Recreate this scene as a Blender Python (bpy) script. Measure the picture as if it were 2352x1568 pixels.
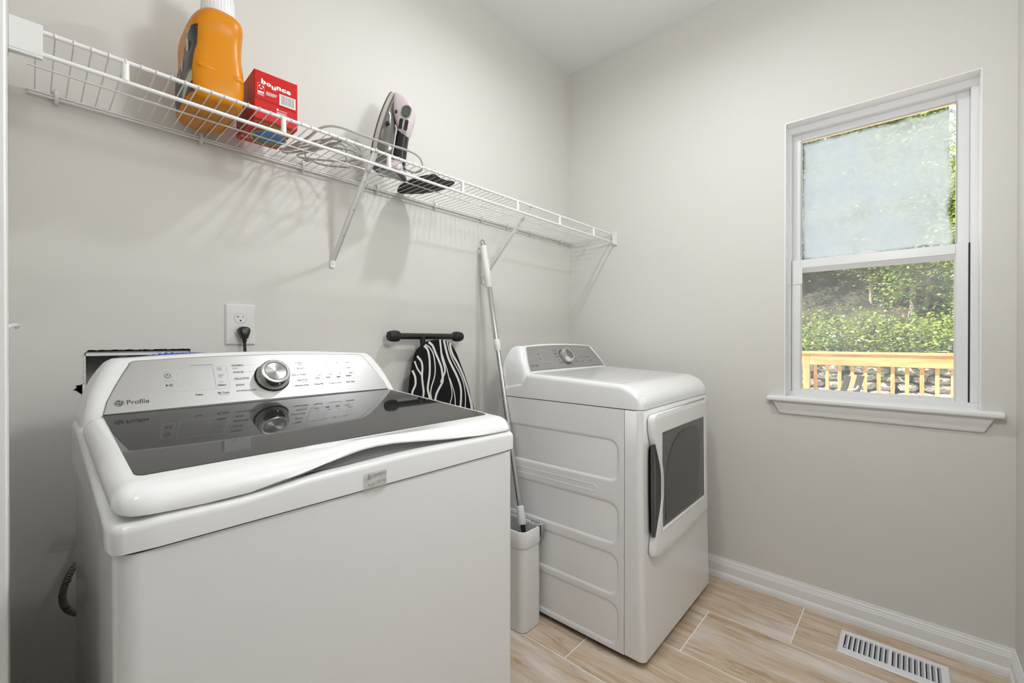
import bpy, bmesh, math, random
import numpy as np
from mathutils import Vector, Matrix, Euler
from math import pi, sin, cos, radians, sqrt

scene = bpy.context.scene
COL = scene.collection
for o in list(bpy.data.objects):
    bpy.data.objects.remove(o, do_unlink=True)
random.seed(7)
rng = np.random.default_rng(7)

# ------------------------------------------------------------------ camera
cam_d = bpy.data.cameras.new('camera')
cam_d.sensor_fit = 'HORIZONTAL'
cam_d.sensor_width = 36.0
cam_d.lens = 36.0 * 1003.8 / 2352.0
cam_d.clip_start = 0.01
cam_d.clip_end = 300
cam = bpy.data.objects.new('camera', cam_d)
COL.objects.link(cam)
cam.location = (-2.2106, -1.5325, 1.1320)
cam.rotation_euler = (radians(90 - 0.22), 0, radians(42.22 - 90))
scene.camera = cam

# ------------------------------------------------------------------ world, sun, lamps, exposure
scene.view_settings.view_transform = 'Standard'
scene.view_settings.look = 'None'
scene.view_settings.gamma = 1.0
scene.view_settings.use_curve_mapping = False
scene.view_settings.exposure = 0.0

world = bpy.data.worlds.new('sky')
scene.world = world
world.use_nodes = True
wn = world.node_tree
wn.nodes.clear()
sky = wn.nodes.new('ShaderNodeTexSky')
sky.sky_type = 'NISHITA'
sky.sun_disc = False
sky.sun_elevation = radians(42)
sky.sun_rotation = radians(28)
sky.air_density = 1.2
sky.dust_density = 2.5
bg = wn.nodes.new('ShaderNodeBackground')
bg.inputs['Strength'].default_value = 0.50
wo = wn.nodes.new('ShaderNodeOutputWorld')
wn.links.new(sky.outputs[0], bg.inputs[0])
wn.links.new(bg.outputs[0], wo.inputs[0])

sun_d = bpy.data.lights.new('sun', 'SUN')
sun_d.energy = 16.0
sun_d.angle = radians(1.0)
sun_d.color = (1.0, 0.95, 0.86)
sun = bpy.data.objects.new('sun', sun_d)
COL.objects.link(sun)
sun.rotation_euler = Vector((0.30, -0.66, -0.68)).to_track_quat('-Z', 'Y').to_euler()

LAMP_ROOM = 9.5      # ceiling lamp of the laundry room, W
FILL_UP = 1.5        # fill uplight added in the same fixture's bowl, W
FILL_SIDE = 22.0      # fill light added as a globe pendant, out of view, W
FILL_HALL = 24.0      # fill lamp added in the unseen passage behind the camera, W
LAMP_POS = (-0.95, -0.86, 2.655)

# ------------------------------------------------------------------ materials
MATS = {}
def _new(name):
    m = bpy.data.materials.new(name)
    m.use_nodes = True
    return m, m.node_tree, m.node_tree.nodes['Principled BSDF']

def mat(name, col, rough=0.5, metal=0.0, coat=0.0, spec=0.5, emit=None, es=0.0, bump=None, aniso=0.0):
    if name in MATS:
        return MATS[name]
    m, nt, b = _new(name)
    b.inputs['Base Color'].default_value = (*col, 1)
    b.inputs['Roughness'].default_value = rough
    b.inputs['Metallic'].default_value = metal
    b.inputs['Coat Weight'].default_value = coat
    b.inputs['Coat Roughness'].default_value = 0.05
    b.inputs['Specular IOR Level'].default_value = spec
    if emit:
        b.inputs['Emission Color'].default_value = (*emit, 1)
        b.inputs['Emission Strength'].default_value = es
    if bump:
        sc, st, dist = bump
        tc = nt.nodes.new('ShaderNodeTexCoord')
        no = nt.nodes.new('ShaderNodeTexNoise')
        no.inputs['Scale'].default_value = sc
        no.inputs['Detail'].default_value = 4
        bp = nt.nodes.new('ShaderNodeBump')
        bp.inputs['Strength'].default_value = st
        bp.inputs['Distance'].default_value = dist
        nt.links.new(tc.outputs['Object'], no.inputs['Vector'])
        nt.links.new(no.outputs['Fac'], bp.inputs['Height'])
        nt.links.new(bp.outputs['Normal'], b.inputs['Normal'])
    MATS[name] = m
    return m

def noise_mat(name, c1, c2, scale=4, rough=0.6, stretch=(1, 1, 1), bump=0.0, dist=0.002, detail=6, lo=0.35, hi=0.65, rot=(0, 0, 0), metal=0, rand=False):
    m, nt, b = _new(name)
    tc = nt.nodes.new('ShaderNodeTexCoord')
    mp = nt.nodes.new('ShaderNodeMapping')
    mp.inputs['Scale'].default_value = stretch
    mp.inputs['Rotation'].default_value = rot
    no = nt.nodes.new('ShaderNodeTexNoise')
    no.inputs['Scale'].default_value = scale
    no.inputs['Detail'].default_value = detail
    cr = nt.nodes.new('ShaderNodeValToRGB')
    cr.color_ramp.elements[0].position = lo
    cr.color_ramp.elements[1].position = hi
    cr.color_ramp.elements[0].color = (*c1, 1)
    cr.color_ramp.elements[1].color = (*c2, 1)
    L = nt.links.new
    L(tc.outputs['Object'], mp.inputs[0]); 
    if rand:
        oi = nt.nodes.new('ShaderNodeObjectInfo')
        ma = nt.nodes.new('ShaderNodeVectorMath'); ma.operation = 'SCALE'
        cb = nt.nodes.new('ShaderNodeCombineXYZ')
        for i in range(3): L(oi.outputs['Random'], cb.inputs[i])
        L(cb.outputs[0], ma.inputs[0]); ma.inputs['Scale'].default_value = 37.0
        L(ma.outputs[0], mp.inputs['Location'])
    L(mp.outputs[0], no.inputs['Vector'])
    L(no.outputs['Fac'], cr.inputs[0]); L(cr.outputs[0], b.inputs['Base Color'])
    b.inputs['Roughness'].default_value = rough
    b.inputs['Metallic'].default_value = metal
    if bump:
        bp = nt.nodes.new('ShaderNodeBump')
        bp.inputs['Strength'].default_value = bump
        bp.inputs['Distance'].default_value = dist
        L(no.outputs['Fac'], bp.inputs['Height']); L(bp.outputs[0], b.inputs['Normal'])
    MATS[name] = m
    return m

WALL = mat('wall_paint', (0.690, 0.672, 0.632), 0.6, bump=(90, 0.12, 0.0012))
CEIL = mat('ceiling_paint', (0.82, 0.825, 0.815), 0.8)
TRIM = mat('trim_paint', (0.84, 0.84, 0.83), 0.32)
VINYL = mat('window_vinyl', (0.80, 0.80, 0.80), 0.30)
ENAMEL = mat('white_enamel', (0.86, 0.86, 0.855), 0.16, coat=0.6)
ENAMEL2 = mat('white_enamel_body', (0.84, 0.84, 0.84), 0.24, coat=0.3)
PLAST = mat('white_plastic', (0.78, 0.78, 0.765), 0.35)
SHELFW = mat('shelf_white', (0.84, 0.835, 0.82), 0.35)
GREYP = mat('grey_plastic', (0.28, 0.28, 0.27), 0.35)
LGREY = mat('light_grey_plastic', (0.50, 0.50, 0.49), 0.45)
BLACK = mat('black_plastic', (0.012, 0.012, 0.013), 0.38)
BLACKM = mat('black_rubber', (0.010, 0.010, 0.010), 0.6)
DARK = mat('dark_gap', (0.02, 0.02, 0.02), 0.7)
INK = mat('grey_ink', (0.055, 0.055, 0.055), 0.5)
INKL = mat('light_grey_ink', (0.26, 0.26, 0.255), 0.5)
INKW = mat('silver_ink', (0.78, 0.78, 0.76), 0.35)
CHROME = mat('chrome', (0.72, 0.71, 0.69), 0.10, metal=1.0)
STEEL = mat('steel_tube', (0.60, 0.60, 0.59), 0.18, metal=1.0)
SMOKE = mat('smoked_glass', (0.022, 0.022, 0.021), 0.03, spec=0.3)
DOORGL = mat('dryer_window_glass', (0.095, 0.095, 0.092), 0.14, spec=0.45)
PANEL_W = mat('brushed_silver_light', (0.44, 0.435, 0.425), 0.37, metal=0.92)
PANEL_SHADED = mat('brushed_silver_shaded', (0.36, 0.355, 0.345), 0.42, metal=0.55)  # same silver as the washer console, darkened for its angle to the light

# brushed disc of the knobs: fine relief turning round the centre
def brushed_disc():
    m, nt, b = _new('brushed_knob_disc')
    b.inputs['Base Color'].default_value = (0.30, 0.30, 0.29, 1)
    b.inputs['Metallic'].default_value = 1
    b.inputs['Roughness'].default_value = 0.30
    b.inputs['Anisotropic'].default_value = 0.85
    tg = nt.nodes.new('ShaderNodeTangent'); tg.direction_type = 'RADIAL'; tg.axis = 'Z'
    nt.links.new(tg.outputs[0], b.inputs['Tangent'])
    return m
KNOBTOP = brushed_disc()

# ------------------------------------------------------------------ mesh builder
class B:
    def __init__(s):
        s.v = []; s.f = []
    def add(s, vs, fs, M=None):
        n = len(s.v)
        if M is not None:
            vs = [tuple(M @ Vector(p)) for p in vs]
        s.v += [tuple(p) for p in vs]
        s.f += [tuple(i + n for i in f) for f in fs]
        return s
    def box(s, a, b, M=None):
        x0, y0, z0 = a; x1, y1, z1 = b
        if x0 > x1: x0, x1 = x1, x0
        if y0 > y1: y0, y1 = y1, y0
        if z0 > z1: z0, z1 = z1, z0
        vs = [(x0,y0,z0),(x1,y0,z0),(x1,y1,z0),(x0,y1,z0),(x0,y0,z1),(x1,y0,z1),(x1,y1,z1),(x0,y1,z1)]
        fs = [(0,3,2,1),(4,5,6,7),(0,1,5,4),(1,2,6,5),(2,3,7,6),(3,0,4,7)]
        return s.add(vs, fs, M)
    def loft(s, rings, cap=True, closed=True, M=None):
        n = len(rings[0]); vs = [p for r in rings for p in r]; fs = []
        for i in range(len(rings) - 1):
            for j in range(n if closed else n - 1):
                k = (j + 1) % n
                fs.append((i*n+j, i*n+k, (i+1)*n+k, (i+1)*n+j))
        if cap:
            fs.append(tuple(range(n - 1, -1, -1)))
            m = (len(rings) - 1) * n
            fs.append(tuple(range(m, m + n)))
        return s.add(vs, fs, M)
    def prism(s, poly, axis, a, b, M=None):
        def P(u, v, w):
            return {'z': (u, v, w), 'x': (w, u, v), 'y': (u, w, v)}[axis]
        r0 = [P(u, v, a) for u, v in poly]; r1 = [P(u, v, b) for u, v in poly]
        return s.loft([r0, r1], M=M)
    def tube(s, pts, r, n=8, cap=True, M=None):
        pts = [Vector(p) for p in pts]
        rs = r if isinstance(r, (list, tuple)) else [r] * len(pts)
        T = []
        for i in range(len(pts)):
            a = pts[max(i-1, 0)]; b = pts[min(i+1, len(pts)-1)]
            T.append((b - a).normalized() if (b - a).length > 1e-9 else Vector((0, 0, 1)))
        up = Vector((0, 0, 1)) if abs(T[0].z) < 0.9 else Vector((1, 0, 0))
        N = (up - T[0] * up.dot(T[0])).normalized()
        rings = []
        for i, p in enumerate(pts):
            N = (N - T[i] * N.dot(T[i]))
            N = N.normalized() if N.length > 1e-9 else T[i].orthogonal().normalized()
            Bn = T[i].cross(N)
            rings.append([tuple(p + (N * cos(2*pi*k/n) + Bn * sin(2*pi*k/n)) * rs[i]) for k in range(n)])
        return s.loft(rings, cap=cap, M=M)
    def lathe(s, prof, n=32, axis='z', c=(0, 0, 0), M=None):
        rings = []
        for r, h in prof:
            ring = []
            for k in range(n):
                a = 2*pi*k/n; u, v = r*cos(a), r*sin(a)
                p = {'z': (u, v, h), 'x': (h, u, v), 'y': (v, h, u)}[axis]
                ring.append((p[0]+c[0], p[1]+c[1], p[2]+c[2]))
            rings.append(ring)
        return s.loft(rings, M=M)
    def grid(s, P, M=None):
        nu = len(P); nv = len(P[0]); vs = [p for r in P for p in r]; fs = []
        for i in range(nu-1):
            for j in range(nv-1):
                fs.append((i*nv+j, (i+1)*nv+j, (i+1)*nv+j+1, i*nv+j+1))
        return s.add(vs, fs, M)
    def obj(s, name, m, parent=None, smooth=False, bevel=0, seg=2, angle=40, loc=None, rot=None, fix=True):
        me = bpy.data.meshes.new(name)
        me.from_pydata(s.v, [], s.f)
        me.update()
        if fix:
            bm = bmesh.new(); bm.from_mesh(me)
            bmesh.ops.recalc_face_normals(bm, faces=bm.faces)
            bm.to_mesh(me); bm.free()
        ms = m if isinstance(m, (list, tuple)) else [m]
        for x in ms: me.materials.append(x)
        o = bpy.data.objects.new(name, me)
        COL.objects.link(o)
        if parent: o.parent = parent
        if loc: o.location = loc
        if rot: o.rotation_euler = rot
        if smooth:
            me.shade_smooth()
            me.set_sharp_from_angle(angle=radians(angle))
        if bevel:
            md = o.modifiers.new('Bevel', 'BEVEL'); md.width = bevel; md.segments = seg; md.limit_method = 'ANGLE'; md.angle_limit = radians(35)
            md.harden_normals = False
            if not smooth:
                me.shade_smooth(); me.set_sharp_from_angle(angle=radians(angle))
        return o

def tag(o, label=None, cat=None, group=None, kind=None):
    if label: o['label'] = label
    if cat: o['category'] = cat
    if group: o['group'] = group
    if kind: o['kind'] = kind
    return o
def thing(name, label, cat, loc=(0, 0, 0), rz=0.0, group=None):
    o = bpy.data.objects.new(name, None); COL.objects.link(o)
    o.location = loc; o.rotation_euler = (0, 0, rz); o.empty_display_size = 0.05
    return tag(o, label, cat, group)
def struct(o):
    o['kind'] = 'structure'; return o
def inst(me_obj, name, parent, loc=None, rot=None, scale=None):
    o = me_obj.copy(); o.name = name; COL.objects.link(o)
    if parent: o.parent = parent
    if loc: o.location = loc
    if rot: o.rotation_euler = rot
    if scale: o.scale = scale
    return o

def rrect(cx, cy, hx, hy, r, n=5, nx=1, ny=1):
    """rounded rectangle outline, counter-clockwise, sides split nx / ny times"""
    r = min(r, hx*0.999, hy*0.999); pts = []
    for q, (sx, sy) in enumerate(((1, -1), (1, 1), (-1, 1), (-1, -1))):
        a0 = -pi/2 + q*pi/2
        for k in range(n + 1):
            a = a0 + (pi/2)*k/n
            pts.append((cx + sx*(hx-r) + r*cos(a), cy + sy*(hy-r) + r*sin(a)))
        nxt = pts[-1]
        # straight side to the next corner
        ln = [ (0, 2*(hy-r)), (-2*(hx-r), 0), (0, -2*(hy-r)), (2*(hx-r), 0)][q]
        m = ny if q in (0, 2) else nx
        for k in range(1, m):
            pts.append((nxt[0] + ln[0]*k/m, nxt[1] + ln[1]*k/m))
    return pts

_text_cache = {}
def text_geo(body, bold=0.0, shear=0.0):
    key = (body, bold, shear)
    if key in _text_cache: return _text_cache[key]
    cu = bpy.data.curves.new('lettering', 'FONT'); cu.body = body; cu.resolution_u = 3
    cu.offset = bold; cu.shear = shear
    ob = bpy.data.objects.new('lettering_tmp', cu); COL.objects.link(ob)
    me = bpy.data.meshes.new_from_object(ob)
    vs = [tuple(v.co) for v in me.vertices]; fs = [tuple(p.vertices) for p in me.polygons]
    bpy.data.objects.remove(ob, do_unlink=True); bpy.data.curves.remove(cu); bpy.data.meshes.remove(me)
    _text_cache[key] = (vs, fs); return vs, fs
def put_text(b, body, x0, x1, y, F, h=None, bold=0.012, shear=0.0):
    """lettering between x0 and x1 on baseline y; F maps (u, v) to 3D"""
    vs, fs = text_geo(body, bold, shear)
    if not vs: return
    a = min(v[0] for v in vs); c = max(v[0] for v in vs)
    s = (x1 - x0) / (c - a); sy = s if h is None else h / 0.7
    b.add([F(x0 + (v[0] - a) * s, y + v[1] * sy) for v in vs], fs)
def stroke(b, pts, w, F, closed=False):
    """a flat line of width w along pts in (u, v)"""
    P = [Vector((p[0], p[1], 0)) for p in pts]; n = len(P)
    L = []; R = []
    for i in range(n):
        a = P[(i-1) % n] if (closed or i > 0) else P[i]; c = P[(i+1) % n] if (closed or i < n-1) else P[i]
        d1 = (P[i]-a).normalized() if (P[i]-a).length > 0 else None
        d2 = (c-P[i]).normalized() if (c-P[i]).length > 0 else None
        d = ((d1 or d2) + (d2 or d1)); d = d.normalized() if d.length > 1e-6 else (d1 or d2)
        nn = Vector((-d.y, d.x, 0)); k = 1.0
        if d1 and d2:
            k = 1 / max(0.5, Vector((-d1.y, d1.x, 0)).dot(nn))
        L.append(F(P[i].x + nn.x*w/2*k, P[i].y + nn.y*w/2*k)); R.append(F(P[i].x - nn.x*w/2*k, P[i].y - nn.y*w/2*k))
    vs = L + R; fs = []
    for i in range(n if closed else n - 1):
        j = (i+1) % n; fs.append((i, j, n + j, n + i))
    b.add(vs, fs)
def disc2(b, cx, cy, rx, ry, F, n=24):
    b.add([F(cx + rx*cos(2*pi*k/n), cy + ry*sin(2*pi*k/n)) for k in range(n)], [tuple(range(n))])

# ================================================================== SETTING
RX0, RY0, RH = -2.243, -1.800, 2.746
WX = 0.004
WT = 0.14
# window opening in wall_right
WY0, WY1, WZ0, WZ1 = -1.719, -1.131, 0.885, 2.073
# hole cut in wall_back
HX0, HX1, HZ0, HZ1 = -2.121, -1.900, 0.830, 1.106

# ragged hole outline
def ragged():
    R = random.Random(3); P = []
    def seg(a, b, n, amp, ax):
        for i in range(n):
            t = i / n; x = a[0] + (b[0]-a[0])*t; z = a[1] + (b[1]-a[1])*t
            d = R.choice((R.uniform(-amp, amp), R.uniform(-amp*.3, amp*.3)))
            P.append((x + (d if ax == 0 else 0), z + (d if ax == 1 else 0)))
    seg((HX0+.008, HZ1), (HX1, HZ1+.001), 47, .0013, 1)
    seg((HX1, HZ1), (HX1, HZ0), 10, .001, 0)
    seg((HX1, HZ0), (HX0, HZ0), 10, .001, 1)
    seg((HX0-.002, HZ0), (HX0-.002, 0.985), 14, .002, 0)
    P.extend([(HX0-.004, .992), (HX0-.010, 1.001), (HX0-.019, 1.008), (HX0-.013, 1.0125), (HX0-.015, 1.018), (HX0-.003, 1.021), (HX0+.001, 1.026)])
    seg((HX0+.000, 1.030), (HX0, HZ1-.006), 23, .0026, 0)
    return P
HOLE = ragged()
b = B()
# front sheet with the ragged opening, made as a ring of quads around the hole
X0, X1, Z0, Z1 = RX0 - WT, WX + WT, -0.05, RH + 0.05
def outer_pt(p):
    cx, cz = (HX0+HX1)/2, (HZ0+HZ1)/2
    dx, dz = p[0]-cx, p[1]-cz
    s = min(((-2.243 - cx)/dx if dx < 0 else (-1.78 - cx)/dx) if abs(dx) > 1e-6 else 1e9,
            ((0.70 - cz)/dz if dz < 0 else (1.20 - cz)/dz) if abs(dz) > 1e-6 else 1e9)
    return (cx + dx*s, cz + dz*s)
n = len(HOLE); T = 0.0127
inner = [(x, 0.0, z) for x, z in HOLE]; outr = [(outer_pt(p)[0], 0.0, outer_pt(p)[1]) for p in HOLE]
innb = [(x, T, z) for x, z in HOLE]; outb = [(outer_pt(p)[0], T, outer_pt(p)[1]) for p in HOLE]
vs = inner + outr + innb + outb; fs = []
for i in range(n):
    j = (i+1) % n
    fs += [(i, j, n+j, n+i), (2*n+i, 3*n+i, 3*n+j, 2*n+j), (i, 2*n+i, 2*n+j, j)]
b.add(vs, fs)
# fill the four corners between the ring and its bounding rectangle
def corner_fill():
    bx = [(-2.243, 0.70), (-1.78, 0.70), (-1.78, 1.20), (-2.243, 1.20)]
    O = [outer_pt(p) for p in HOLE]
    for c in bx:
        best = None
        for i in range(n):
            a, d = O[i], O[(i+1) % n]
            on_x = abs(a[0]-c[0]) < 1e-4 or abs(d[0]-c[0]) < 1e-4
            on_z = abs(a[1]-c[1]) < 1e-4 or abs(d[1]-c[1]) < 1e-4
            if on_x and on_z:
                k = len(b.v)
                b.v += [(a[0], 0, a[1]), (d[0], 0, d[1]), (c[0], 0, c[1]), (a[0], T, a[1]), (d[0], T, d[1]), (c[0], T, c[1])]
                b.f += [(k, k+1, k+2), (k+3, k+4, k+5)]
corner_fill()
wall_plate = b
b.box((X0, 0, Z0), (-2.243, T, Z1)); b.box((-2.243, 0, Z0), (X1, T, 0.70)); b.box((-2.243, 0, 1.20), (X1, T, Z1)); b.box((-1.78, 0, 0.70), (X1, T, 1.20))
# the far face of the stud wall, and studs beside the hole
b.box((X0, WT-.012, Z0), (X1, WT, Z1))
wall_back = struct(b.obj('wall_back', WALL, fix=False))
b = B(); b.box((-1.895, T, 0.70), (-1.857, WT-.012, 1.2)); b.box((-2.18, T, .70), (-2.142, WT-.012, 1.2))
b.obj('stud', mat('stud_wood', (0.35, 0.25, 0.15), 0.7), wall_back)
# torn paper edge of the cut drywall
b = B(); R = random.Random(9)
for i in range(n):
    x, z = HOLE[i]; x2, z2 = HOLE[(i+1) % n]
    if z < 0.88: continue
    cx, cz = -2.01, 0.97; dx, dz = cx - x, cz - z; L_ = sqrt(dx*dx + dz*dz); k = R.uniform(.001, .0045)
    b.add([(x, -.0006, z), (x2, -.0006, z2), ((x+x2)/2 + dx/L_*k, .0045, (z+z2)/2 + dz/L_*k), (x, .004, z), (x2, .004, z2)], [(0, 1, 2), (3, 2, 4), (0, 2, 3), (1, 4, 2)])
b.obj('torn_drywall_edge', mat('gypsum', (0.70, 0.68, 0.64), 0.9), wall_back)

b = B()
b.box((WX, WY1, Z0), (WX+WT, WT, Z1)); b.box((WX, RY0-WT, Z0), (WX+WT, WY0, Z1))
b.box((WX, WY0, Z0), (WX+WT, WY1, WZ0)); b.box((WX, WY0, WZ1), (WX+WT, WY1, Z1))
struct(b.obj('wall_right', WALL))
b = B(); b.box((-4.0, RY0, Z0), (WX+WT, RY0-WT, Z1)); struct(b.obj('wall_front', WALL))
DJ = -0.74
b = B(); b.box((RX0, DJ, Z0), (RX0-WT, WT, Z1)); b.box((RX0, RY0, 2.06), (RX0-WT, DJ, Z1))
wall_left = struct(b.obj('wall_left', WALL))
b = B(); b.box((-4.0, RY0-WT, RH), (WX+WT, WT+.9, RH+.05)); struct(b.obj('ceiling', CEIL))
# passage behind the camera, seen only in reflections
b = B(); b.box((-4.0, RY0-WT, Z0), (-4.1, 1.1, Z1)); b.box((-4.0, 1.0, Z0), (RX0-WT, 1.1, Z1)); struct(b.obj('wall_passage', WALL))
b = B(); b.box((RX0-WT+.001, 0.14, Z0), (RX0-WT-.05, 1.0, Z1)); struct(b.obj('wall_passage_side', WALL))
# door casing round the opening
b = B(); b.box((RX0-WT, DJ-.018, 0), (RX0, DJ, 2.06)); b.box((RX0, DJ-.012, 0), (RX0+.014, DJ+.055, 2.10)); b.box((RX0-WT, RY0, 2.04), (RX0, DJ, 2.06))
struct(b.obj('trim_1', TRIM, bevel=.002))

# ------------------------------------------------------------------ floor
floor = struct(B().box((-4.0, RY0-WT, -0.05), (WX+WT, 1.0, -0.0012)).obj('floor', mat('grout', (0.85, 0.84, 0.82), 0.8)))
def tile_mat():
    m, nt, b = _new('travertine_tile'); L = nt.links.new; N = nt.nodes.new
    tc = N('ShaderNodeTexCoord'); oi = N('ShaderNodeObjectInfo')
    cb = N('ShaderNodeCombineXYZ')
    for i in range(3): L(oi.outputs['Random'], cb.inputs[i])
    sc = N('ShaderNodeVectorMath'); sc.operation = 'SCALE'; sc.inputs['Scale'].default_value = 23.0; L(cb.outputs[0], sc.inputs[0])
    ad = N('ShaderNodeVectorMath'); ad.operation = 'ADD'; L(tc.outputs['Object'], ad.inputs[0]); L(sc.outputs[0], ad.inputs[1])
    w = N('ShaderNodeTexNoise'); w.inputs['Scale'].default_value = 3.0; w.inputs['Detail'].default_value = 3; L(ad.outputs[0], w.inputs['Vector'])
    ws = N('ShaderNodeVectorMath'); ws.operation = 'SCALE'; ws.inputs['Scale'].default_value = 0.045; L(w.outputs['Color'], ws.inputs[0])
    a2 = N('ShaderNodeVectorMath'); a2.operation = 'ADD'; L(ad.outputs[0], a2.inputs[0]); L(ws.outputs[0], a2.inputs[1])
    mp = N('ShaderNodeMapping'); mp.inputs['Rotation'].default_value = (0, 0, radians(-17)); mp.inputs['Scale'].default_value = (13.0, 1.2, 1)
    L(a2.outputs[0], mp.inputs[0])
    n1 = N('ShaderNodeTexNoise'); n1.inputs['Scale'].default_value = 3.2; n1.inputs['Detail'].default_value = 9; n1.inputs['Roughness'].default_value = 0.72; L(mp.outputs[0], n1.inputs['Vector'])
    r1 = N('ShaderNodeValToRGB'); e = r1.color_ramp.elements
    e[0].position = .30; e[0].color = (.43, .305, .200, 1); e[1].position = .74; e[1].color = (.74, .66, .57, 1)
    k = e.new(.45); k.color = (.53, .40, .275, 1); k = e.new(.56); k.color = (.62, .50, .375, 1)
    L(n1.outputs['Fac'], r1.inputs[0])
    # thin dark veins
    mp2 = N('ShaderNodeMapping'); mp2.inputs['Rotation'].default_value = (0, 0, radians(-17)); mp2.inputs['Scale'].default_value = (4.2, .55, 1); mp2.inputs['Location'].default_value = (3, 1, 0); L(a2.outputs[0], mp2.inputs[0])
    n2 = N('ShaderNodeTexNoise'); n2.inputs['Scale'].default_value = 2.4; n2.inputs['Detail'].default_value = 5; L(mp2.outputs[0], n2.inputs['Vector'])
    s2 = N('ShaderNodeMath'); s2.operation = 'SUBTRACT'; s2.inputs[1].default_value = .5; L(n2.outputs['Fac'], s2.inputs[0])
    ab = N('ShaderNodeMath'); ab.operation = 'ABSOLUTE'; L(s2.outputs[0], ab.inputs[0])
    r2 = N('ShaderNodeValToRGB'); r2.color_ramp.elements[0].position = .0; r2.color_ramp.elements[0].color = (.38, .38, .38, 1); r2.color_ramp.elements[1].position = .012; r2.color_ramp.elements[1].color = (0, 0, 0, 1); L(ab.outputs[0], r2.inputs[0])
    mx = N('ShaderNodeMix'); mx.data_type = 'RGBA'; L(r2.outputs[0], mx.inputs['Factor']); L(r1.outputs[0], mx.inputs['A']); mx.inputs['B'].default_value = (.24, .15, .09, 1)
    # pale cloudy streaks
    mp3 = N('ShaderNodeMapping'); mp3.inputs['Rotation'].default_value = (0, 0, radians(-17)); mp3.inputs['Scale'].default_value = (3.0, .8, 1); mp3.inputs['Location'].default_value = (9, 4, 0); L(a2.outputs[0], mp3.inputs[0])
    n3 = N('ShaderNodeTexNoise'); n3.inputs['Scale'].default_value = 2.0; n3.inputs['Detail'].default_value = 8; L(mp3.outputs[0], n3.inputs['Vector'])
    r3 = N('ShaderNodeValToRGB'); r3.color_ramp.elements[0].position = .50; r3.color_ramp.elements[0].color = (0, 0, 0, 1); r3.color_ramp.elements[1].position = .68; r3.color_ramp.elements[1].color = (.75, .75, .75, 1); L(n3.outputs['Fac'], r3.inputs[0])
    mx3 = N('ShaderNodeMix'); mx3.data_type = 'RGBA'; L(r3.outputs[0], mx3.inputs['Factor']); L(mx.outputs['Result'], mx3.inputs['A']); mx3.inputs['B'].default_value = (.82, .775, .745, 1)
    L(mx3.outputs['Result'], b.inputs['Base Color'])
    b.inputs['Roughness'].default_value = 0.27
    bp = N('ShaderNodeBump'); bp.inputs['Strength'].default_value = .12; bp.inputs['Distance'].default_value = .001; L(n1.outputs['Fac'], bp.inputs['Height']); L(bp.outputs[0], b.inputs['Normal'])
    return m
TILE = tile_mat()
def add_tile(x0, x1, y0, y1):
    x0 = max(x0, -4.0); x1 = min(x1, WX); y0 = max(y0, RY0); y1 = min(y1, 0.0 if x1 > RX0 - .2 else 1.0)
    if x1 - x0 < .01 or y1 - y0 < .01: return
    cx, cy = (x0+x1)/2, (y0+y1)/2
    B().box((x0-cx, y0-cy, -.006), (x1-cx, y1-cy, 0)).obj('tile', TILE, floor, bevel=.0008, seg=1, loc=(cx, cy, 0))
G = .0020
for r in range(-0, 13):
    if r == 0: xa, xb = -0.311, WX
    else: xa, xb = -0.311 - .3135*r, -0.311 - .3135*(r-1)
    off = -1.2085 + .290*r
    for k in range(-5, 6):
        ya = off + .612*k
        if ya > 1.0 or ya + .612 < RY0: continue
        add_tile(xa+G, xb-G, ya+G, ya+.612-G)

# ------------------------------------------------------------------ baseboards (one moulded profile)
def base_profile(x):
    # (distance from wall, height)
    return [(0, 0), (.0175, 0), (.0175, .014), (.0150, .024), (.0115, .030), (.0115, .066), (.0095, .070), (.0095, .074), (.0075, .0775), (.0075, .083), (.0045, .089), (.004, .0955), (0, .0955)]
def baseboard(name, p0, p1, nrm, mit0=0, mit1=0):
    p0 = Vector(p0); p1 = Vector(p1); d = (p1-p0).normalized(); nv = Vector(nrm)
    prof = base_profile(0)
    r0 = [tuple(p0 + nv*u + d*u*mit0 + Vector((0, 0, z))) for u, z in prof]
    r1 = [tuple(p1 + nv*u - d*u*mit1 + Vector((0, 0, z))) for u, z in prof]
    return struct(B().loft([r0, r1]).obj(name, TRIM))
baseboard('baseboard_right', (WX, 0, 0), (WX, RY0, 0), (-1, 0, 0), 1, 1)
baseboard('baseboard_front', (WX, RY0, 0), (RX0, RY0, 0), (0, 1, 0), 1, 0)
baseboard('baseboard_back', (RX0, 0, 0), (WX, 0, 0), (0, -1, 0), 1, 1)
baseboard('baseboard_left', (RX0, DJ+.056, 0), (RX0, 0, 0), (1, 0, 0), 0, 1)

# ================================================================== WINDOW
win = struct(B().box((WX+.062, WY0, WZ0+.020), (WX+.125, WY0+.022, WZ1-.030)).box((WX+.062, WY1-.014, WZ0+.020), (WX+.125, WY1, WZ1-.030))
             .box((WX+.062, WY0, WZ1-.030), (WX+.125, WY1, WZ1)).box((WX+.062, WY0, WZ0-.012), (WX+.125, WY1, WZ0+.020)).obj('window_1', VINYL, bevel=.0015))
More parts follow.
